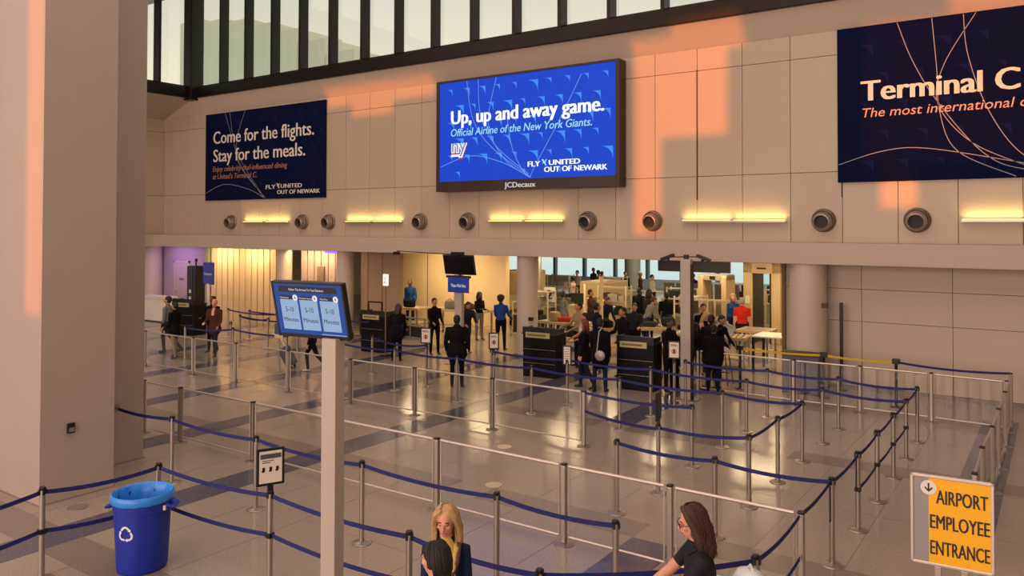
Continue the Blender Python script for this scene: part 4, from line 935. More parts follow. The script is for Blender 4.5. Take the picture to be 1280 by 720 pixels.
# suitcase and its neighbour sign under the queue screen
sk = thing('rolling_suitcase', 'dark grey rounded suitcase rolling behind the clear barrier, left of the walking legs', 'suitcase', (-17.15, 14.3, .04), R(30))
mb = MB(); mb.M = Matrix.Rotation(R(-28), 4, 'Y'); mb.box(-.12, .12, -.2, .2, .04, .58); mb.build('shell', mat('suitcase_grey', '#3a3a44', .4), sk, bevel=.05)
mb = MB(); mb.M = Matrix.Rotation(R(-28), 4, 'Y'); mb.box(.08, .1, -.1, -.08, .58, .95).box(.08, .1, .08, .1, .58, .95).box(.08, .1, -.1, .1, .93, .96); mb.build('pull_handle', M_steel, sk)
for s_ in (-1, 1): MB().cyl((.0, s_*.15-.015, .0), (.0, s_*.15+.015, .0), .04, n=12).build('wheel', M_black, sk)
ps = thing('poster_stand', 'small blue and cream poster on a stand below the queue time screen', 'poster', (-16.74, 13.5, 0)); B(-.17, .17, -.01, .01, .92, 1.3).build('poster_board', mat('poster_blue', '#34507e', .5), ps); B(-.17, .17, -.012, -.01, .92, 1.02).build('poster_foot_band', mat('poster_cream', '#c9b98e', .5), ps); MB().cyl((0, 0, 0), (0, 0, .92), .02).build('post', M_steel, ps); MB().lathe((0, 0, 0), [(.15, 0), (.15, .015)], 16).build('base', M_steel, ps)
# small fittings on the columns
for x, y, z, lb in ((-4.52, 19.16, 2.02, 'small dark red call point plate on the right round column'), (-12.72, 19.26, 1.15, 'small dark switch plate on the middle round column')):
    o = B(-.06, .06, -.02, .08, -.05, .05).build('call_plate', mat('dark_red_plate', '#4a1a16', .5) if x > -5 else M_bronze); o.location = (x, y, z); tag(o, lb, 'switch')

# ================================================================== PEOPLE
SK = {'fair': mat('skin_fair', '#c9917a', .55, var=.05, scale=12), 'mid': mat('skin_tan', '#a8714f', .55, var=.05, scale=12), 'dark': mat('skin_brown', '#5b3826', .55, var=.05, scale=12)}
HR = {'blonde': mat('hair_blonde', '#ab8a5e', .5, var=.25, scale=30), 'dark': mat('hair_dark', '#120b08', .65, var=.3, scale=30), 'brown': mat('hair_brown', '#3a2014', .65, var=.3, scale=30), 'red': mat('hair_auburn', '#5c2416', .5, var=.3, scale=30), 'grey': mat('hair_grey', '#8b8078', .6, var=.2, scale=30)}
def cloth(n, c): return mat('cloth_'+n, c, .9, spec=.15, var=.12, scale=14, bump=.15)
CL = {k: cloth(k, v) for k, v in dict(black='#0e0c0f', navy='#131a33', royal='#1d3f7a', denim='#1c2947', yellow='#bfa55a', brown='#4a2a22', grey='#6c6a66', white='#c9c2b6', red='#b4281c', olive='#7c7a5c', charcoal='#25242a', jeans='#1e2440', khaki='#8d7a5c', pink='#c8a69a').items()}
M_shoe = mat('shoe_dark', '#141012', .5); M_shoew = mat('shoe_white', '#cfcac2', .5)
V = Vector
def dirv(fwd, out, s):      # angle forward (deg) from straight down, and outwards
    f_, o_ = R(fwd), R(out); return V((s*math.sin(o_), -math.sin(f_)*math.cos(o_), -math.cos(f_)*math.cos(o_)))
def person(label, x, y, h, face, shirt='black', pants='black', skin='fair', hair='dark', style='short', sleeve='long', arms=((4, 5, 16), (2, 5, 14)), legs=((0, 0, 3), (0, 0, 3)),
           lean=0, side=0, yaw=0, pitch=0, coat=0, bulk=1.0, sit=None, vox=.016, shoes=None, group='people at the checkpoint', zone=None, hw=1.0, female=False, z=0, near=False, coatm=None):
    k = h/1.75; rootz = Matrix.Translation((0, 0, 0)); prims = []; mb = MB()
    t = thing('person', label, 'person', (x, y, z), R(face), group)
    leg_len = []
    Lp = []
    for s, (a1, a2, o_) in zip((-1, 1), legs):
        hip = V((s*.09, 0, 0)); kn = hip+dirv(a1, o_, s)*.43; an = kn+dirv(a2, o_*.4, s)*.42; Lp.append((hip, kn, an)); leg_len.append(-an.z)
    pz = (sit if sit is not None else max(leg_len)+.085)
    Pv = V((0, 0, pz)); Rl = Matrix.Rotation(R(-lean)*-1, 3, 'X') @ Matrix.Rotation(R(side), 3, 'Y')
    up = lambda a, b, c: Pv+Rl @ V((a, b, c))
    sw = 1.0 if not female else .9
    def chain(pts, ra, rb_, tag_, side_=None, n=12, sm=True):
        pts = [V(p)*k for p in pts]; ra = [q*k for q in ra]; rb_ = [q*k for q in (rb_ or ra)] if rb_ is None or True else rb_
        mb.tube(pts, ra, n, rb_, side_, round_=True)
        for i in range(len(pts)-1):
            m_ = max(2, int((pts[i+1]-pts[i]).length/.02))
            for j in range(m_+1):
                q = j/m_; prims.append((pts[i].lerp(pts[i+1], q), (ra[i]*(1-q)+ra[i+1]*q+rb_[i]*(1-q)+rb_[i+1]*q)/2, tag_))
    sx = Rl @ V((1, 0, 0)); b = bulk
    chain([up(0, 0, -.06), up(0, 0, .02), up(0, 0, .14), up(0, -.005, .30), up(0, 0, .42), up(0, .0, .485)], [.15*b*(1.04 if female else 1), .163*b*(1.04 if female else 1), .135*b*(.93 if female else 1), .155*b*sw, .165*b*sw, .085*b], [.105*b, .115*b, .095*b, .118*b*(1.04 if female else 1), .10*b, .065*b], 'torso', sx, 16)
    if female:
        for s in (-1, 1): chain([up(s*.065, -.085*b, .335), up(s*.065, -.10*b, .33)], [.052, .045], None, 'torso')
    # neck and head
    nb, hd = up(0, .012, .47), up(0, -.01, .66)
    chain([nb, up(0, .0, .58)], [.056, .052], None, 'skin')
    Hm = Rl @ Matrix.Rotation(R(yaw), 3, 'Z') @ Matrix.Rotation(R(pitch), 3, 'X'); Hc = up(0, -.005, .665)
    def he(c, r_, tag_='skin', n=16, m=10):
        p = (Hc+Hm @ V(c))*k; mb.ell(p, [q*k for q in r_], Hm, n, m); 
        if tag_: prims.append((p, min(r_)*k, tag_))
    he((0, .012, .03), (.076, .095, .088)); he((0, -.012, -.02), (.064, .078, .095)); he((0, -.045, -.082), (.034, .036, .03)); he((0, -.03, -.06), (.052, .055, .04))
    he((0, -.088, .018), (.045, .016, .012)); mb.tube([(Hc+Hm @ V((0, -.086, .012)))*k, (Hc+Hm @ V((0, -.108, -.028)))*k], [.008*k, .014*k], 8, round_=True)
    he((0, -.088, -.055), (.024, .013, .008)); he((0, -.086, -.066), (.02, .013, .008))
    for s in (-1, 1): he((s*.036, -.068, -.02), (.024, .02, .02)); he((s*.077, .012, -.01), (.009, .018, .03))
    # arms
    for s, (a1, o_, a2) in zip((-1, 1), arms):
        o_ = o_*.6
        tw = 12 if a2 > 60 else 0
        sh = up(s*.168*sw*b, .005, .435); el = sh+Rl @ dirv(a1, o_, s)*.285; fd = Rl @ (dirv(a2, max(0, o_*.4)-tw, s)); wr = el+fd*.25
        chain([up(s*.10, 0, .435), sh, sh.lerp(el, .5), el], [.06*b, .058*b, .048*b, .041*b], None, 'torso' if sleeve != 'none' else 'skin')
        if sleeve == 'short': prims.append((sh.lerp(el, .8)*k, .06*k, 'skin')); prims.append((el*k, .06*k, 'skin'))
        chain([el, el.lerp(wr, .35), wr], [.041*b, .042*b, .029], None, 'torso' if sleeve == 'long' else 'skin')
        # hand: palm, four unequal bent fingers, thumb from the side
        nrm = V((-s, 0, 0)); nrm = (nrm-fd*nrm.dot(fd)).normalized() if abs(fd.x) < .9 else V((0, 0, -1))
        if a2 > 60: nrm = V((0, 0, -1)); nrm = (nrm-fd*nrm.dot(fd)).normalized()
        wax = nrm.cross(fd).normalized()
        chain([wr, wr+fd*.05, wr+fd*.088], [.030, .041, .038], [.018, .015, .013], 'skin', wax, 10)
        fr_ = .0095 if vox < .01 else .0115
        for j, (off, ln) in enumerate(((-.030, .062), (-.010, .074), (.010, .070), (.029, .056))):
            b0 = wr+fd*.08+wax*off; b1 = b0+(fd*.95+nrm*.25).normalized()*ln*.5; b2_ = b1+(fd*.7+nrm*.7).normalized()*ln*.32; b3 = b2_+(fd*.35+nrm*.9).normalized()*ln*.25
            chain([b0, b1, b2_, b3], [fr_, fr_*.95, fr_*.9, fr_*.8], None, 'skin', None, 8)
        tb = 1 if (wax.y < 0 or (a2 > 60 and wax.x*s < 0)) else -1
        t0 = wr+fd*.025+wax*tb*.024; t1 = t0+(fd*.6+wax*tb*.75+nrm*.2).normalized()*.035; t2 = t1+(fd*.9+wax*tb*.2+nrm*.3).normalized()*.032
        chain([t0, t1, t2], [.014, .012, .010], None, 'skin', None, 8)
    # legs
    for s, (hip, kn, an), (a1, a2, o_) in zip((-1, 1), Lp, legs):
        hp, kk_, aa = Pv+hip, Pv+kn, Pv+an
        chain([hp, hp.lerp(kk_, .5), kk_], [.088*b, .075*b, .058], None, 'legs'); chain([kk_, kk_.lerp(aa, .35), aa], [.056, .056, .042], None, 'legs')
        tz = R(a2+ (0 if sit is not None else 0)); fwd = V((s*.06, -math.cos(min(0, tz)*.7), math.sin(min(0, tz)*.9))).normalized()
        chain([aa+V((0, .03, -.045)), aa+fwd*.07+V((0, 0, -.045)), aa+fwd*.15+V((0, 0, -.055))], [.038, .043, .034], [.036, .032, .022], 'shoe', V((1, 0, 0)), 10)
    if coat:
        chain([up(0, 0, .1), up(0, 0, .0), Pv+V((0, .0, -coat*.5)), Pv+V((0, .0, -coat))], [.15*b, .17*b, .185*b, .20*b], [.11*b, .125*b, .145*b, .155*b], 'coat', V((1, 0, 0)), 16)
    me = bpy.data.meshes.new('body'); me.from_pydata(mb.v, [], mb.f); me.update()
    o = bpy.data.objects.new('tmp', me); C.objects.link(o)
    m1 = o.modifiers.new('r', 'REMESH'); m1.mode = 'VOXEL'; m1.voxel_size = vox; m1.use_smooth_shade = True
    m2 = o.modifiers.new('s', 'SMOOTH'); m2.iterations = 2 if vox > .01 else 3; m2.factor = .5
    bpy.context.view_layer.update()
    nm = bpy.data.meshes.new_from_object(o.evaluated_get(bpy.context.evaluated_depsgraph_get())); bpy.data.objects.remove(o)
    nm.name = 'body'; nm.materials.clear()
    mats = [SK[skin], CL[shirt], CL[pants], shoes or M_shoe, CL[coatm or shirt]]
    for m_ in mats: nm.materials.append(m_)
    idx = {'skin': 0, 'torso': 1, 'legs': 2, 'shoe': 3, 'coat': 4}
    n = len(nm.polygons); cc = np.empty(n*3, np.float32); nm.polygons.foreach_get('center', cc); cc = cc.reshape(-1, 3)
    PP = np.array([list(p[0]) for p in prims], np.float32); RR = np.array([p[1] for p in prims], np.float32); TT = np.array([idx[p[2]] for p in prims])
    out = np.empty(n, np.int32)
    for i in range(0, n, 4000):
        dd = np.linalg.norm(cc[i:i+4000, None, :]-PP[None], axis=2)-RR[None]; out[i:i+4000] = TT[dd.argmin(1)]
    wz = (pz+.03)*k; tor = out == 1
    if lean < 30 and sit is None: out[tor & (cc[:, 2] < wz)] = 2
    out[tor & (cc[:, 2] < wz-.0) & (out == 2) & (coat > 0)] = 4
    if coat: out[(out == 2) & (cc[:, 2] > (pz-coat)*k)] = 4
    if zone: out = zone(cc/k, out, nm)
    nm.polygons.foreach_set('material_index', out); nm.polygons.foreach_set('use_smooth', [True]*n); nm.update()
    body = bpy.data.objects.new('body', nm); C.objects.link(body); body.parent = t
    # hair
    if style != 'bald':
        hb_ = MB()
        def hh_(c, r_): hb_.ell((Hc+Hm @ V((c[0]*hw, c[1], c[2])))*k, [r_[0]*k*hw, r_[1]*k, r_[2]*k], Hm, 16, 10)
        def ht_(pts, ra, rb2=None): hb_.tube([(Hc+Hm @ V((p[0]*hw, p[1], p[2])))*k for p in pts], [q*k*(hw if len(pts) == 4 else 1) for q in ra], 10, [q*k for q in (rb2 or ra)], Hm @ V((1, 0, 0)), round_=True)
        if style == 'afro': hh_((0, .02, .055), (.125, .125, .105)); hh_((0, .05, .0), (.105, .09, .09))
        elif style == 'fringe': hh_((0, .03, .025), (.068, .075, .075)); hh_((0, .07, -.02), (.055, .03, .05))
        else: hh_((0, .024, .045), (.084, .098, .085)); hh_((0, .045, .0), (.082, .075, .085))
        if style in ('long', 'bob'):
            ln = (.25 if near else .30) if style == 'long' else .19
            ht_([(0, .03, .07), (0, .075, .0), (0, .085, -.1), (0, .08, -ln)], [.07, .088, .092, .075], [.05, .045, .045, .03])
            for s in (-1, 1): ht_([(s*.03, -.05, .105), (s*.070, -.035, .06), (s*.086, .0, -.03), (s*.092, .01, -.12), (s*.09, .0, -ln*.95)], [.018, .022, .026, .028, .014], [.02, .028, .034, .032, .018])
        if style == 'nape': ht_([(0, .04, .06), (0, .075, -.01), (0, .08, -.08), (0, .06, -.15)], [.07, .082, .075, .055], [.05, .045, .04, .025]); hh_((0, -.02, .075), (.07, .06, .045))
        if style == 'tail': ht_([(0, .10, .05), (0, .15, .0), (0, .14, -.12), (0, .12, -.22)], [.03, .035, .03, .015])
        if style == 'bun': hh_((0, .1, .09), (.045, .04, .04))
        me = bpy.data.meshes.new('hair'); me.from_pydata(hb_.v, [], hb_.f); o = bpy.data.objects.new('tmp', me); C.objects.link(o)
        m1 = o.modifiers.new('r', 'REMESH'); m1.mode = 'VOXEL'; m1.voxel_size = min(vox, .012); m2 = o.modifiers.new('s', 'SMOOTH'); m2.iterations = 2
        bpy.context.view_layer.update(); hm = bpy.data.meshes.new_from_object(o.evaluated_get(bpy.context.evaluated_depsgraph_get())); bpy.data.objects.remove(o)
        hm.name = 'hair'; hm.materials.clear(); hm.materials.append(HR[hair]); hm.polygons.foreach_set('use_smooth', [True]*len(hm.polygons))
        ho = bpy.data.objects.new('hair', hm); C.objects.link(ho); ho.parent = t
        if near:                                            # separate locks give the near heads their strands
            st_ = MB(); rn = random.Random(5)
            long_ = style in ('long', 'bob')
            for q in range(330 if long_ else 260):
                a = rn.uniform(-2.45, 2.45) if long_ else rn.uniform(-1.75, 1.75); ln = (.26 if style == 'long' else .16)*rn.uniform(.82, 1.03)
                sx_, cy_ = math.sin(a), math.cos(a); ph = rn.uniform(0, 6); wv = .014 if hair == 'brown' else .006
                if cy_ < -.3 and abs(sx_) < .72: continue
                p0 = V((sx_*.02+(.012 if sx_ > 0 else -.012), .01+cy_*.04, .131)); ctl = [p0, V((sx_*.055, .015+cy_*.068, .112)), V((sx_*.083, .022+cy_*.09, .06)), V((sx_*.093, .032+cy_*.088, -.02))]
                if not long_: ctl += [V((sx_*.086, .036+cy_*.075, -.07)), V((sx_*.07, .036+cy_*.06, -ln))] if cy_ > .25 else [V((sx_*.085, .04+cy_*.07, -.035))]
                else:
                    m_ = 5
                    for u_ in range(1, m_+1): ctl.append(V((sx_*(.098-.004*u_/m_)+wv*math.sin(ph+u_*1.7), .035+cy_*(.088-.012*u_/m_)+wv*math.cos(ph+u_*1.5), -.02-(ln-.02)*u_/m_)))
                j = V((rn.uniform(-.004, .004), rn.uniform(-.004, .004), rn.uniform(-.003, .003))); pts = [(Hc+Hm @ V(((p+j).x*hw, (p+j).y, (p+j).z)))*k for p in ctl]
                st_.tube(pts, [.0025]+[.0042]*(len(pts)-2)+[.001], 5)
            st_.build('hair_locks', HR[hair], ho, smooth=True)
    if near:
        for s in (-1, 1):
            e_ = MB(); e_.ell((Hc+Hm @ V((s*.031, -.0765, .004)))*k, [.013*k, .012*k, .009*k], Hm, 12, 8); eo = e_.build('eye', M_white, t, smooth=True)
            e_ = MB(); e_.ell((Hc+Hm @ V((s*.031, -.0865, .002)))*k, [.006*k, .004*k, .006*k], Hm, 10, 6); e_.build('iris', mat('iris_dark', '#2a1a10', .3), eo, smooth=True)
            e_ = MB(); e_.ell((Hc+Hm @ V((s*.031, -.0785, .0085)))*k, [.0155*k, .0125*k, .0075*k], Hm, 12, 8); e_.build('eyelid', mat('eyelid_skin', '#a9654f', .5), eo, smooth=True)
            e_ = MB(); e_.tube([(Hc+Hm @ V((s*.014, -.094, .026)))*k, (Hc+Hm @ V((s*.031, -.0935, .031)))*k, (Hc+Hm @ V((s*.05, -.082, .025)))*k], [.0032, .004, .002], 6); e_.build('eyebrow', HR['brown'], t)
        e_ = MB(); e_.tube([(Hc+Hm @ V((q, -.0995+abs(q)*.35, -.0595)))*k for q in (-.022, -.008, .008, .022)], [.002, .0055, .0055, .002], 8, [.002, .005, .005, .002]); e_.build('lips', mat('lips', '#9c4a40', .45), t, smooth=True)
    t['_'] = 0; del t['_']
    return t, (lambda p: up(*p)*k), (lambda p: (Hc+Hm @ V(p))*k), Hm, k

# --- foreground
def z_blonde(c, out, me):
    m = (out == 1) & (np.abs(c[:, 0]) > .075+.0*c[:, 2]) ; m2 = (out == 1) & (c[:, 1] > -.03)
    out[m | m2] = 4
    low = (out == 0) & (c[:, 2] < 1.41) & (c[:, 2] > 1.30) & (np.abs(c[:, 0]) > .06); out[low] = 4
    return out
t, U_, Hd, Hm, k = person('blonde woman in a yellow top and dark denim jacket, at the bottom edge', -4.0, 4.86, 1.66, 36, 'yellow', 'charcoal', 'fair', 'blonde', 'long', 'long', arms=((8, 8, 30), (6, 12, 25)), yaw=-12, pitch=8, vox=.0085, zone=z_blonde, hw=1.22, female=True, near=True, coatm='denim', group=None)
mb = MB()
for s in (-1, 1):
    mb.tube([U_((s*.075, .0, .49)), U_((s*.105, -.085, .44)), U_((s*.085, -.135, .34)), U_((s*.08, -.135, .2)), U_((s*.09, -.125, .02))], [.012, .017, .02, .017, .017], 8, [.008]*5)
mb.build('jacket_edge', CL['denim'], t, smooth=True)
MB().tube([U_((.10, .05, .50)), U_((.112, -.05, .49)), U_((.10, -.135, .38)), U_((.05, -.15, .25)), U_((-.05, -.13, .1)), U_((-.15, -.06, -.02))], [.016]*6, 8, [.005]*6, side=(1, 0, 0)).build('bag_strap', mat('brown_leather', '#4a3020', .5), t, smooth=True)
MB().tube([U_((.075, .03, .50)), U_((.088, -.07, .47)), U_((.07, -.14, .35)), U_((.06, -.145, .2))], [.012, .02, .02, .015], 8, [.007]*4, side=(1, 0, 0)).build('yellow_lapel', CL['yellow'], t, smooth=True)
person('dark haired person seen from behind, head just above the bottom edge, beside the blonde woman', -3.56, 4.21, 1.69, -78, 'charcoal', 'jeans', 'fair', 'dark', 'nape', 'long', yaw=-8, pitch=6, vox=.0085, hw=1.16, near=True, group=None)
def z_man(c, out, me): return out
t, U_, Hd, Hm, k = person('long haired man in glasses and a dark short sleeved shirt, reaching forward', -2.2, 5.72, 1.79, -58, 'charcoal', 'jeans', 'fair', 'brown', 'long', 'short', arms=((48, 14, 62), (50, 10, 78)), lean=8, pitch=4, vox=.0085, near=True, group=None)
g = MB()
for s in (-1, 1):
    n = 14; pts = [Hd((s*.034+.022*math.cos(2*math.pi*j/n), -.104+abs(.03*(abs(s*.034+.022*math.cos(2*math.pi*j/n)))*8*.06), .002+.017*math.sin(2*math.pi*j/n))) for j in range(n+1)]
    g.tube(pts, .0028, 5); g.tube([Hd((s*.056, -.1, .006)), Hd((s*.082, -.05, .006)), Hd((s*.084, .01, .002))], .0028, 5)
g.tube([Hd((-.012, -.106, .004)), Hd((.012, -.106, .004))], .0028, 5); g.build('glasses', M_black, t)
MB().tube([U_((-.05, -.075, .46)), U_((-.075, -.02, .50)), U_((-.05, .05, .515)), U_((.05, .05, .515)), U_((.075, -.02, .50)), U_((.05, -.075, .46))], [.012, .017, .018, .018, .017, .012], 8, [.024]*6, side=(0, 0, 1)).build('collar', CL['charcoal'], t, smooth=True)
bk = thing('pale_bag', 'pale shiny rounded bag behind the long haired man, just above the bottom edge', 'bag', (-1.85, 5.66, .95), R(-40))
M_pb = mat('pearl_fabric', '#cfc6cf', .3, var=.12, scale=3, col2='#a9d2c6')
MB().loft([[(a*math.cos(2*math.pi*j/24), b_*math.sin(2*math.pi*j/24), z) for j in range(24)] for a, b_, z in ((.12, .07, 0), (.17, .11, .05), (.18, .12, .22), (.165, .11, .34), (.12, .08, .41), (.05, .03, .435))]).build('pouch', M_pb, bk, smooth=True)
MB().tube([(-.1, .11, .35), (-.08, .16, .2), (-.1, .12, .05)], [.012]*3, 6, [.02]*3).build('strap', M_pb, bk); MB().tube([(-.04, 0, .43), (0, 0, .47), (.04, 0, .43)], .008, 6).build('top_loop', M_pb, bk)

G = 'people in the queue area'
W1 = ((28, -5, 2), (-22, -45, 2)); W2 = ((-22, -40, 2), (26, 0, 2))
person('man in a black jacket standing with his back turned in the middle of the hall', -11.89, 14.83, 1.75, 205, 'black', 'black', 'mid', 'dark', 'short', bulk=1.32, arms=((-4, 12, 35), (-8, 14, 25)), coat=.14, group=G)
person('man in a grey green jacket walking at the far left, beside the second pillar', -22.2, 13.75, 1.80, -60, 'grey', 'charcoal', 'mid', 'dark', 'short', legs=W1, bulk=1.1, group=G)
person('person in black with dark trousers just right of the man in grey green, far left', -21.2, 13.35, 1.66, -75, 'black', 'khaki', 'mid', 'dark', 'short', legs=((10, 0, 3), (-8, -12, 3)), bulk=1.12, coat=.15, arms=((10, 10, 60), (5, 10, 30)), group=G)
person('dark uniformed person with a pale patch, between the two walking men and the podium', -21.2, 14.6, 1.74, 20, 'black', 'black', 'dark', 'dark', 'short', bulk=1.1, arms=((10, 10, 90), (10, 10, 60)), group=G)
person('older man in a brown jacket and white shirt walking in front of the slatted partition', -20.6, 14.25, 1.76, 30, 'brown', 'charcoal', 'fair', 'grey', 'fringe', legs=W2, arms=((12, 8, 80), (8, 10, 50)), bulk=1.08, coat=.12, group=G,
       zone=lambda c, out, me: np.where((out == 1) & (np.abs(c[:, 0]) < .035) & (c[:, 1] < -.05) & (c[:, 2] > 1.2), 0, out))
person('passenger with bare calves and white shoes behind the queue time screen, only the legs showing', -16.2, 14.15, 1.68, -60, 'charcoal', 'black', 'fair', 'brown', 'short', legs=W1, shoes=M_shoew, group=G)
person('officer in a blue shirt with a beard standing high before the lit cream wall', -20.57, 22.78, 1.84, 10, 'royal', 'navy', 'dark', 'dark', 'bald', arms=((-4, 12, 30), (6, 26, 35)), bulk=1.08, group='officers at the lanes')
person('dark clothed person bending at the lit podium with the lane number, back turned', -15.6, 16.7, 1.66, 200, 'black', 'black', 'mid', 'brown', 'bob', bulk=1.15, lean=12, coat=.2, arms=((20, 10, 70), (20, 10, 70)), group='officers at the lanes')
person('man in a dark suit with a beard facing right, left of the monitor pole', -15.46, 18.2, 1.72, 60, 'black', 'black', 'mid', 'dark', 'short', arms=((20, 10, 70), (10, 10, 50)), group='officers at the lanes')
person('dark dressed traveller with a draped grey coat just left of the monitor pole', -14.9, 19.0, 1.62, 60, 'charcoal', 'charcoal', 'mid', 'dark', 'short', lean=18, bulk=1.25, arms=((50, 10, 80), (40, 10, 90)), group='officers at the lanes')
person('woman in a black top with curly dark hair, right of the monitor pole', -16.2, 21.4, 1.66, 70, 'black', 'grey', 'dark', 'dark', 'bob', arms=((10, 10, 100), (10, 10, 90)), female=True, group='officers at the lanes')
person('person in a blue shirt with a round dark afro standing left of the column', -14.3, 20.0, 1.74, 195, 'royal', 'black', 'dark', 'dark', 'afro', arms=((20, 14, 60), (20, 14, 60)), bulk=1.08, group='officers at the lanes')
person('smaller figure in a pale top behind the person with the afro', -13.8, 22.9, 1.70, 160, 'grey', 'grey', 'dark', 'dark', 'short', group='officers at the lanes')
person('officer in a white shirt behind the left big podium', -10.15, 17.9, 1.64, -40, 'white', 'black', 'mid', 'dark', 'short', sleeve='short', bulk=1.15, arms=((15, 12, 70), (15, 12, 70)), group='officers at the lanes')
person('man in a khaki shirt behind the officer in white, at the left big podium', -10.9, 18.9, 1.80, -30, 'khaki', 'navy', 'mid', 'dark', 'short', arms=((30, 12, 80), (20, 12, 70)), group='officers at the lanes')
person('man in a dark navy jacket beside the man in khaki, facing away', -10.6, 19.4, 1.76, 150, 'navy', 'navy', 'mid', 'dark', 'short', group='officers at the lanes')
person('red haired woman in a long black coat walking left between the big podiums', -9.35, 16.5, 1.68, -70, 'black', 'jeans', 'fair', 'red', 'long', legs=((16, 0, 3), (-10, -26, 3)), coat=.18, bulk=1.2, female=True, group=G, coatm='black')
person('dark haired passenger in black carrying a silver bag between the big podiums', -8.85, 16.35, 1.74, 190, 'black', 'jeans', 'mid', 'dark', 'short', coat=.22, bulk=1.15, legs=((4, 0, 3), (-6, -8, 3)), group=G)
person('tall man in a dark jacket behind the passenger with the silver bag', -9.2, 18.2, 1.82, -30, 'black', 'charcoal', 'mid', 'dark', 'short', arms=((20, 12, 80), (10, 12, 60)), bulk=1.12, group=G)
person('dark uniformed officer at the right end of the right big podium', -7.55, 17.3, 1.74, 80, 'black', 'black', 'dark', 'dark', 'bun', bulk=1.15, arms=((20, 12, 60), (20, 12, 60)), group='officers at the lanes')
person('person in black right of the white camera pole, back turned', -6.6, 17.6, 1.62, 190, 'black', 'navy', 'mid', 'dark', 'short', bulk=1.2, lean=8, group=G, coat=.15)
person('person in black reaching from behind the white camera pole', -7.1, 19.2, 1.70, 70, 'black', 'black', 'mid', 'dark', 'short', lean=15, arms=((40, 10, 40), (40, 10, 60)), group=G)
person('man in black with short dark hair behind the woman lifting the tray', -7.95, 20.5, 1.80, 30, 'black', 'black', 'mid', 'dark', 'short', bulk=1.1, group=G)
person('blonde woman in a sleeveless black top lifting a grey tray at the table', -7.75, 19.85, 1.68, 75, 'black', 'black', 'fair', 'blonde', 'long', 'none', lean=14, arms=((35, 10, 80), (40, 10, 88)), pitch=10, female=True, group=G)
person('person in a dark top standing left of the tray woman at the clear barrier', -7.5, 18.75, 1.5, 160, 'black', 'jeans', 'mid', 'dark', 'bob', bulk=1.1, group=G)
person('man in a red shirt with white hair seen from behind, right of the arch', -7.87, 23.4, 1.76, 200, 'red', 'navy', 'fair', 'grey', 'short', 'short', bulk=1.15, group=G)
person('blonde officer in blue behind the man in the red shirt', -8.7, 25.0, 1.72, 10, 'royal', 'navy', 'fair', 'blonde', 'bob', female=True, group='officers at the lanes')
person('bald man in an olive shirt bending over the table beside the round column', -6.25, 22.55, 1.80, 50, 'olive', 'charcoal', 'fair', 'grey', 'bald', lean=30, bulk=1.2, arms=((50, 10, 60), (50, 10, 60)), group=G)
person('dark dressed officer with back turned at the lane between the big podiums, left one', -12.3, 25.6, 1.72, 190, 'black', 'black', 'dark', 'dark', 'short', bulk=1.15, group='officers at the lanes')
person('dark dressed officer with a plum jacket at the lane behind the right big podium', -11.6, 24.9, 1.74, 170, 'charcoal', 'black', 'dark', 'dark', 'bob', bulk=1.1, group='officers at the lanes')
for lb, x, y, h, fc, sh, pa, hr, sty, ar, kw in (
    ('officer seated on a high stool by the right big podium, in black', -7.8, 18.0, 1.72, 60, 'black', 'black', 'dark', 'short', ((20, 8, 80), (20, 8, 70)), dict(bulk=1.2, legs=((60, 10, 5), (55, 5, 5)), sit=.72)),
    ('broad person in a black coat directly right of the white camera pole', -6.85, 18.2, 1.78, 170, 'black', 'black', 'dark', 'short', ((15, 10, 60), (15, 10, 50)), dict(bulk=1.3, coat=.3)),
    ('person in dark clothes behind the two passengers between the big podiums', -9.9, 20.3, 1.72, 20, 'charcoal', 'black', 'dark', 'short', ((30, 10, 80), (30, 10, 80)), dict(bulk=1.15)),
    ('officer in navy bending over the racks right of the middle round column', -12.0, 22.4, 1.70, 60, 'navy', 'navy', 'brown', 'tail', ((40, 10, 70), (35, 10, 60)), dict(bulk=1.15, lean=22)),
    ('person in brown beside the roller table under the lane sign', -13.3, 23.9, 1.72, 100, 'brown', 'charcoal', 'dark', 'short', ((30, 10, 70), (30, 10, 60)), dict(bulk=1.1)),
    ('traveller in grey taking off shoes beside the long roller table', -10.9, 23.2, 1.7, 140, 'grey', 'jeans', 'brown', 'short', ((30, 10, 60), (30, 10, 60)), dict(bulk=1.1, lean=25)),
    ('dark dressed traveller behind the framed partition left of the camera pole', -10.6, 24.1, 1.74, 200, 'black', 'jeans', 'dark', 'short', ((10, 10, 60), (10, 10, 60)), dict(bulk=1.15)),
    ('traveller in a white shirt behind the framed partition, near the arch', -9.0, 28.2, 1.74, 200, 'white', 'jeans', 'dark', 'short', ((10, 10, 60), (10, 10, 60)), {}),
    ('traveller in navy far behind the body scanner', -9.9, 33.2, 1.74, 180, 'navy', 'jeans', 'dark', 'short', ((10, 10, 60), (10, 10, 60)), dict(vox=.024))):
    kw = dict(kw); person(lb, x, y, h, fc, sh, pa, 'mid' if y < 24 else 'dark', hr, sty, arms=ar, group='people at the lanes', **kw)
stl = thing('bar_stool', 'high black stool under the officer in black at the right big podium', 'stool', (-7.8, 18.02, 0))
for sx_ in (-1, 1):
    for sy_ in (-1, 1): MB().cyl((sx_*.2, sy_*.2, 0), (sx_*.1, sy_*.1, .58), .014, n=6).build('leg', M_blackm, stl)
MB().lathe((0, 0, .58), [(.16, 0), (.17, .02), (.16, .035)], 20).build('seat', M_black, stl)
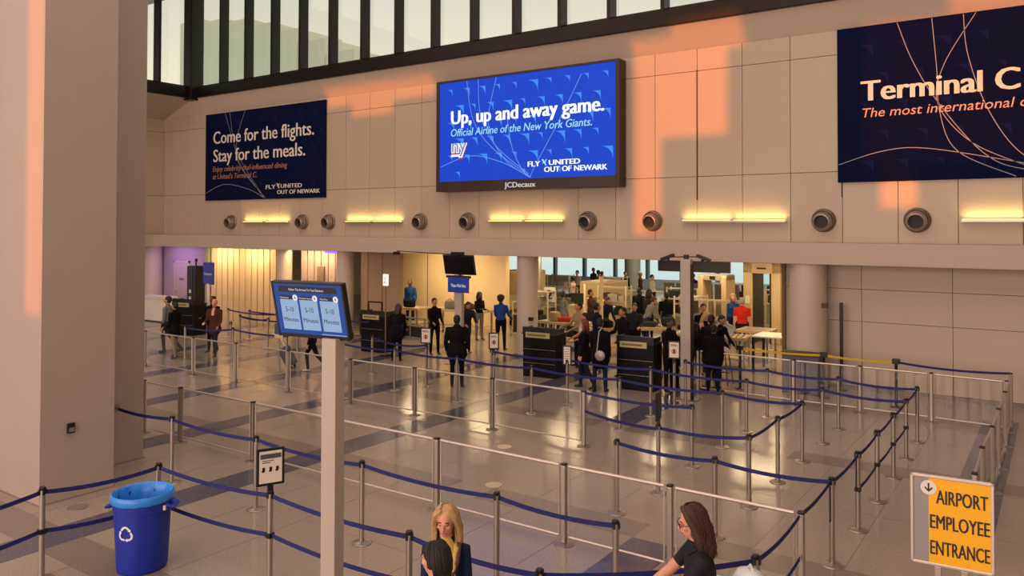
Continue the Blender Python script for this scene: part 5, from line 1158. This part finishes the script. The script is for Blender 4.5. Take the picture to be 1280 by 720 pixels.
def soft_bag(x, y, z, w_, d__, h_, c_, lb, grp='bags on the tables'):
    t = thing('carry_bag', lb, 'bag', (x, y, z), R(random.uniform(-30, 30)), grp)
    MB().loft([[(a*w_*math.copysign(abs(math.cos(q))**.6, math.cos(q)), a*d__*math.copysign(abs(math.sin(q))**.6, math.sin(q)), zz*h_) for q in [2*math.pi*j/20 for j in range(20)]] for a, zz in ((.42, 0), (.5, .08), (.5, .6), (.42, .9), (.25, 1))]).build('shell', c_, t, smooth=True)
    MB().tube([(-.12*w_*3, 0, h_*.92), (-.05, 0, h_*1.18), (.05, 0, h_*1.18), (.12*w_*3, 0, h_*.92)], .012, 6).build('handle', M_black, t)
for i, (x, y, z, w_, d__, h_, c_, lb) in enumerate(((-19.9, 22.0, .86, .5, .3, .25, CL['black'], 'black bag on the left roller table before the officer'), (-18.3, 22.4, .86, .45, .3, .3, CL['grey'], 'grey bag on the right roller table before the lit wall'), (-17.5, 22.5, .86, .4, .3, .22, CL['brown'], 'brown bag at the end of the roller table before the lit wall'),
    (-13.2, 21.4, .86, .4, .3, .3, CL['khaki'], 'khaki bag beside the red tray'), (-11.1, 20.9, .86, .4, .3, .22, CL['black'], 'black bag on the near end of the long roller table'), (-9.7, 22.2, .86, .4, .3, .28, CL['charcoal'], 'charcoal bag on the far end of the long roller table'),
    (-7.9, 21.2, .88, .42, .3, .2, CL['pink'], 'pale pink bag on the table behind the tray woman'), (-13.35, 24.9, 1.0, .4, .3, .26, CL['yellow'], 'cream yellow bag at the right end of the cream counter, middle lanes'), (-13.9, 24.85, 1.0, .4, .3, .3, CL['white'], 'white bag on the cream counter in the middle lanes'),
    (-12.0, 28.05, 1.15, .4, .3, .25, CL['black'], 'black bag on the counter behind the dark dressed officers'), (-5.9, 21.3, .96, .4, .3, .12, CL['grey'], 'flat grey bag on the white table at the right of the opening'))): soft_bag(x, y, z, w_, d__, h_, c_, lb)
def rack(x, y, rz, lb, n_=3, L=1.1, h=1.7):
    t = thing('equipment_rack', lb, 'rack', (x, y, 0), R(rz), 'dark equipment racks of the lanes')
    for sx_ in (0, L):
        for sy_ in (0, .5): B(sx_-.02, sx_+.02, sy_-.02, sy_+.02, 0, h).build('upright', M_offw, t)
    for i in range(n_+1): B(0, L, 0, .5, .12+i*(h-.2)/n_, .15+i*(h-.2)/n_).build('shelf', M_eq2, t)
    rr = random.Random(int(x*10)); 
    for i in range(n_):
        x0 = .06
        while x0 < L-.3:
            w_ = rr.uniform(.22, .38); hh2 = rr.uniform(.15, (h-.2)/n_-.08); B(x0, x0+w_, .06, .44, .15+i*(h-.2)/n_, .15+i*(h-.2)/n_+hh2).build('equipment_box', rr.choice((M_black, M_roll, M_eq2, CL['charcoal'])), t, bevel=.01); x0 += w_+.05
    return t
for x, y, rz, lb in ((-15.2, 22.4, 0, 'dark filled rack right behind the middle round column'), (-13.95, 25.6, 4, 'dark filled rack left of the tall beige machine'), (-11.6, 26.4, 6, 'dark filled rack right of the two dark dressed officers'), (-16.6, 30.6, 5, 'dark filled rack far behind the beige machine'), (-19.1, 30.3, 5, 'dark filled rack far back, left of the beige machine'), (-10.9, 29.8, 8, 'dark filled rack behind the white camera pole'), (-8.9, 30.0, 4, 'dark filled rack seen through the arch'), (-9.4, 23.0, 80, 'dark filled rack between the long roller table and the arch')): rack(x, y, rz, lb)
bagm = mat('silver_bag', '#a8a6a8', .4, .3)
hb2 = thing('silver_handbag', 'silver round bag with a strap carried by the passenger between the big podiums', 'bag', (-8.72, 16.1, .78)); MB().ell((0, 0, .1), (.13, .07, .12)).build('pouch', bagm, hb2, smooth=True); MB().tube([(-.08, 0, .18), (-.05, .05, .65), (.0, .1, .72)], .014, 6).build('strap', bagm, hb2)
FH = [(-19.69, 34.0, 'white', 'farthest people, figure in white nearest the tan column'), (-20.2, 36.6, 'charcoal', 'far figure in dark grey before the bright windows, left'), (-18.92, 34.8, 'khaki', 'far figure in tan under the orange hanging sign'), (-18.3, 34.0, 'charcoal', 'far figure in dark clothes right of the one in tan'),
      (-17.46, 29.78, 'pink', 'far figure in a pale pink shirt behind the lane sign'), (-16.9, 31.2, 'black', 'far figure in black behind the beige machine'), (-17.3, 34.5, 'navy', 'far figure in navy right of the orange hanging sign'), (-16.7, 34.9, 'brown', 'far figure in brown right of the one in navy'),
      (-14.05, 35.0, 'navy', 'far figure in navy right of the camera pole'), (-13.5, 35.2, 'black', 'far figure in black beside the one in navy, right of the camera pole'), (-12.23, 34.8, 'charcoal', 'far figure in charcoal above the arch'), (-11.4, 34.5, 'black', 'far figure in black above the red shirted man'), (-15.2, 33.0, 'white', 'far figure in white left of the dark hanging board'), (-18.6, 27.0, 'white', 'figure in a white shirt leaning behind the left racks'), (-16.6, 25.3, 'yellow', 'figure in a cream yellow top behind the racks left of the beige machine')]
base = {}
for i, (x, y, c_, lb) in enumerate(FH):
    if c_ not in base:
        t = person(lb, x, y, 1.72, (i*67) % 360, c_, 'charcoal', ('fair', 'mid', 'dark')[i % 3], ('dark', 'brown', 'dark', 'grey')[i % 4], 'short', vox=.024, group='far people before the bright windows'); base[c_] = t[0]
    else: dup(base[c_], (x, y, 0), lb, R((i*67) % 360))
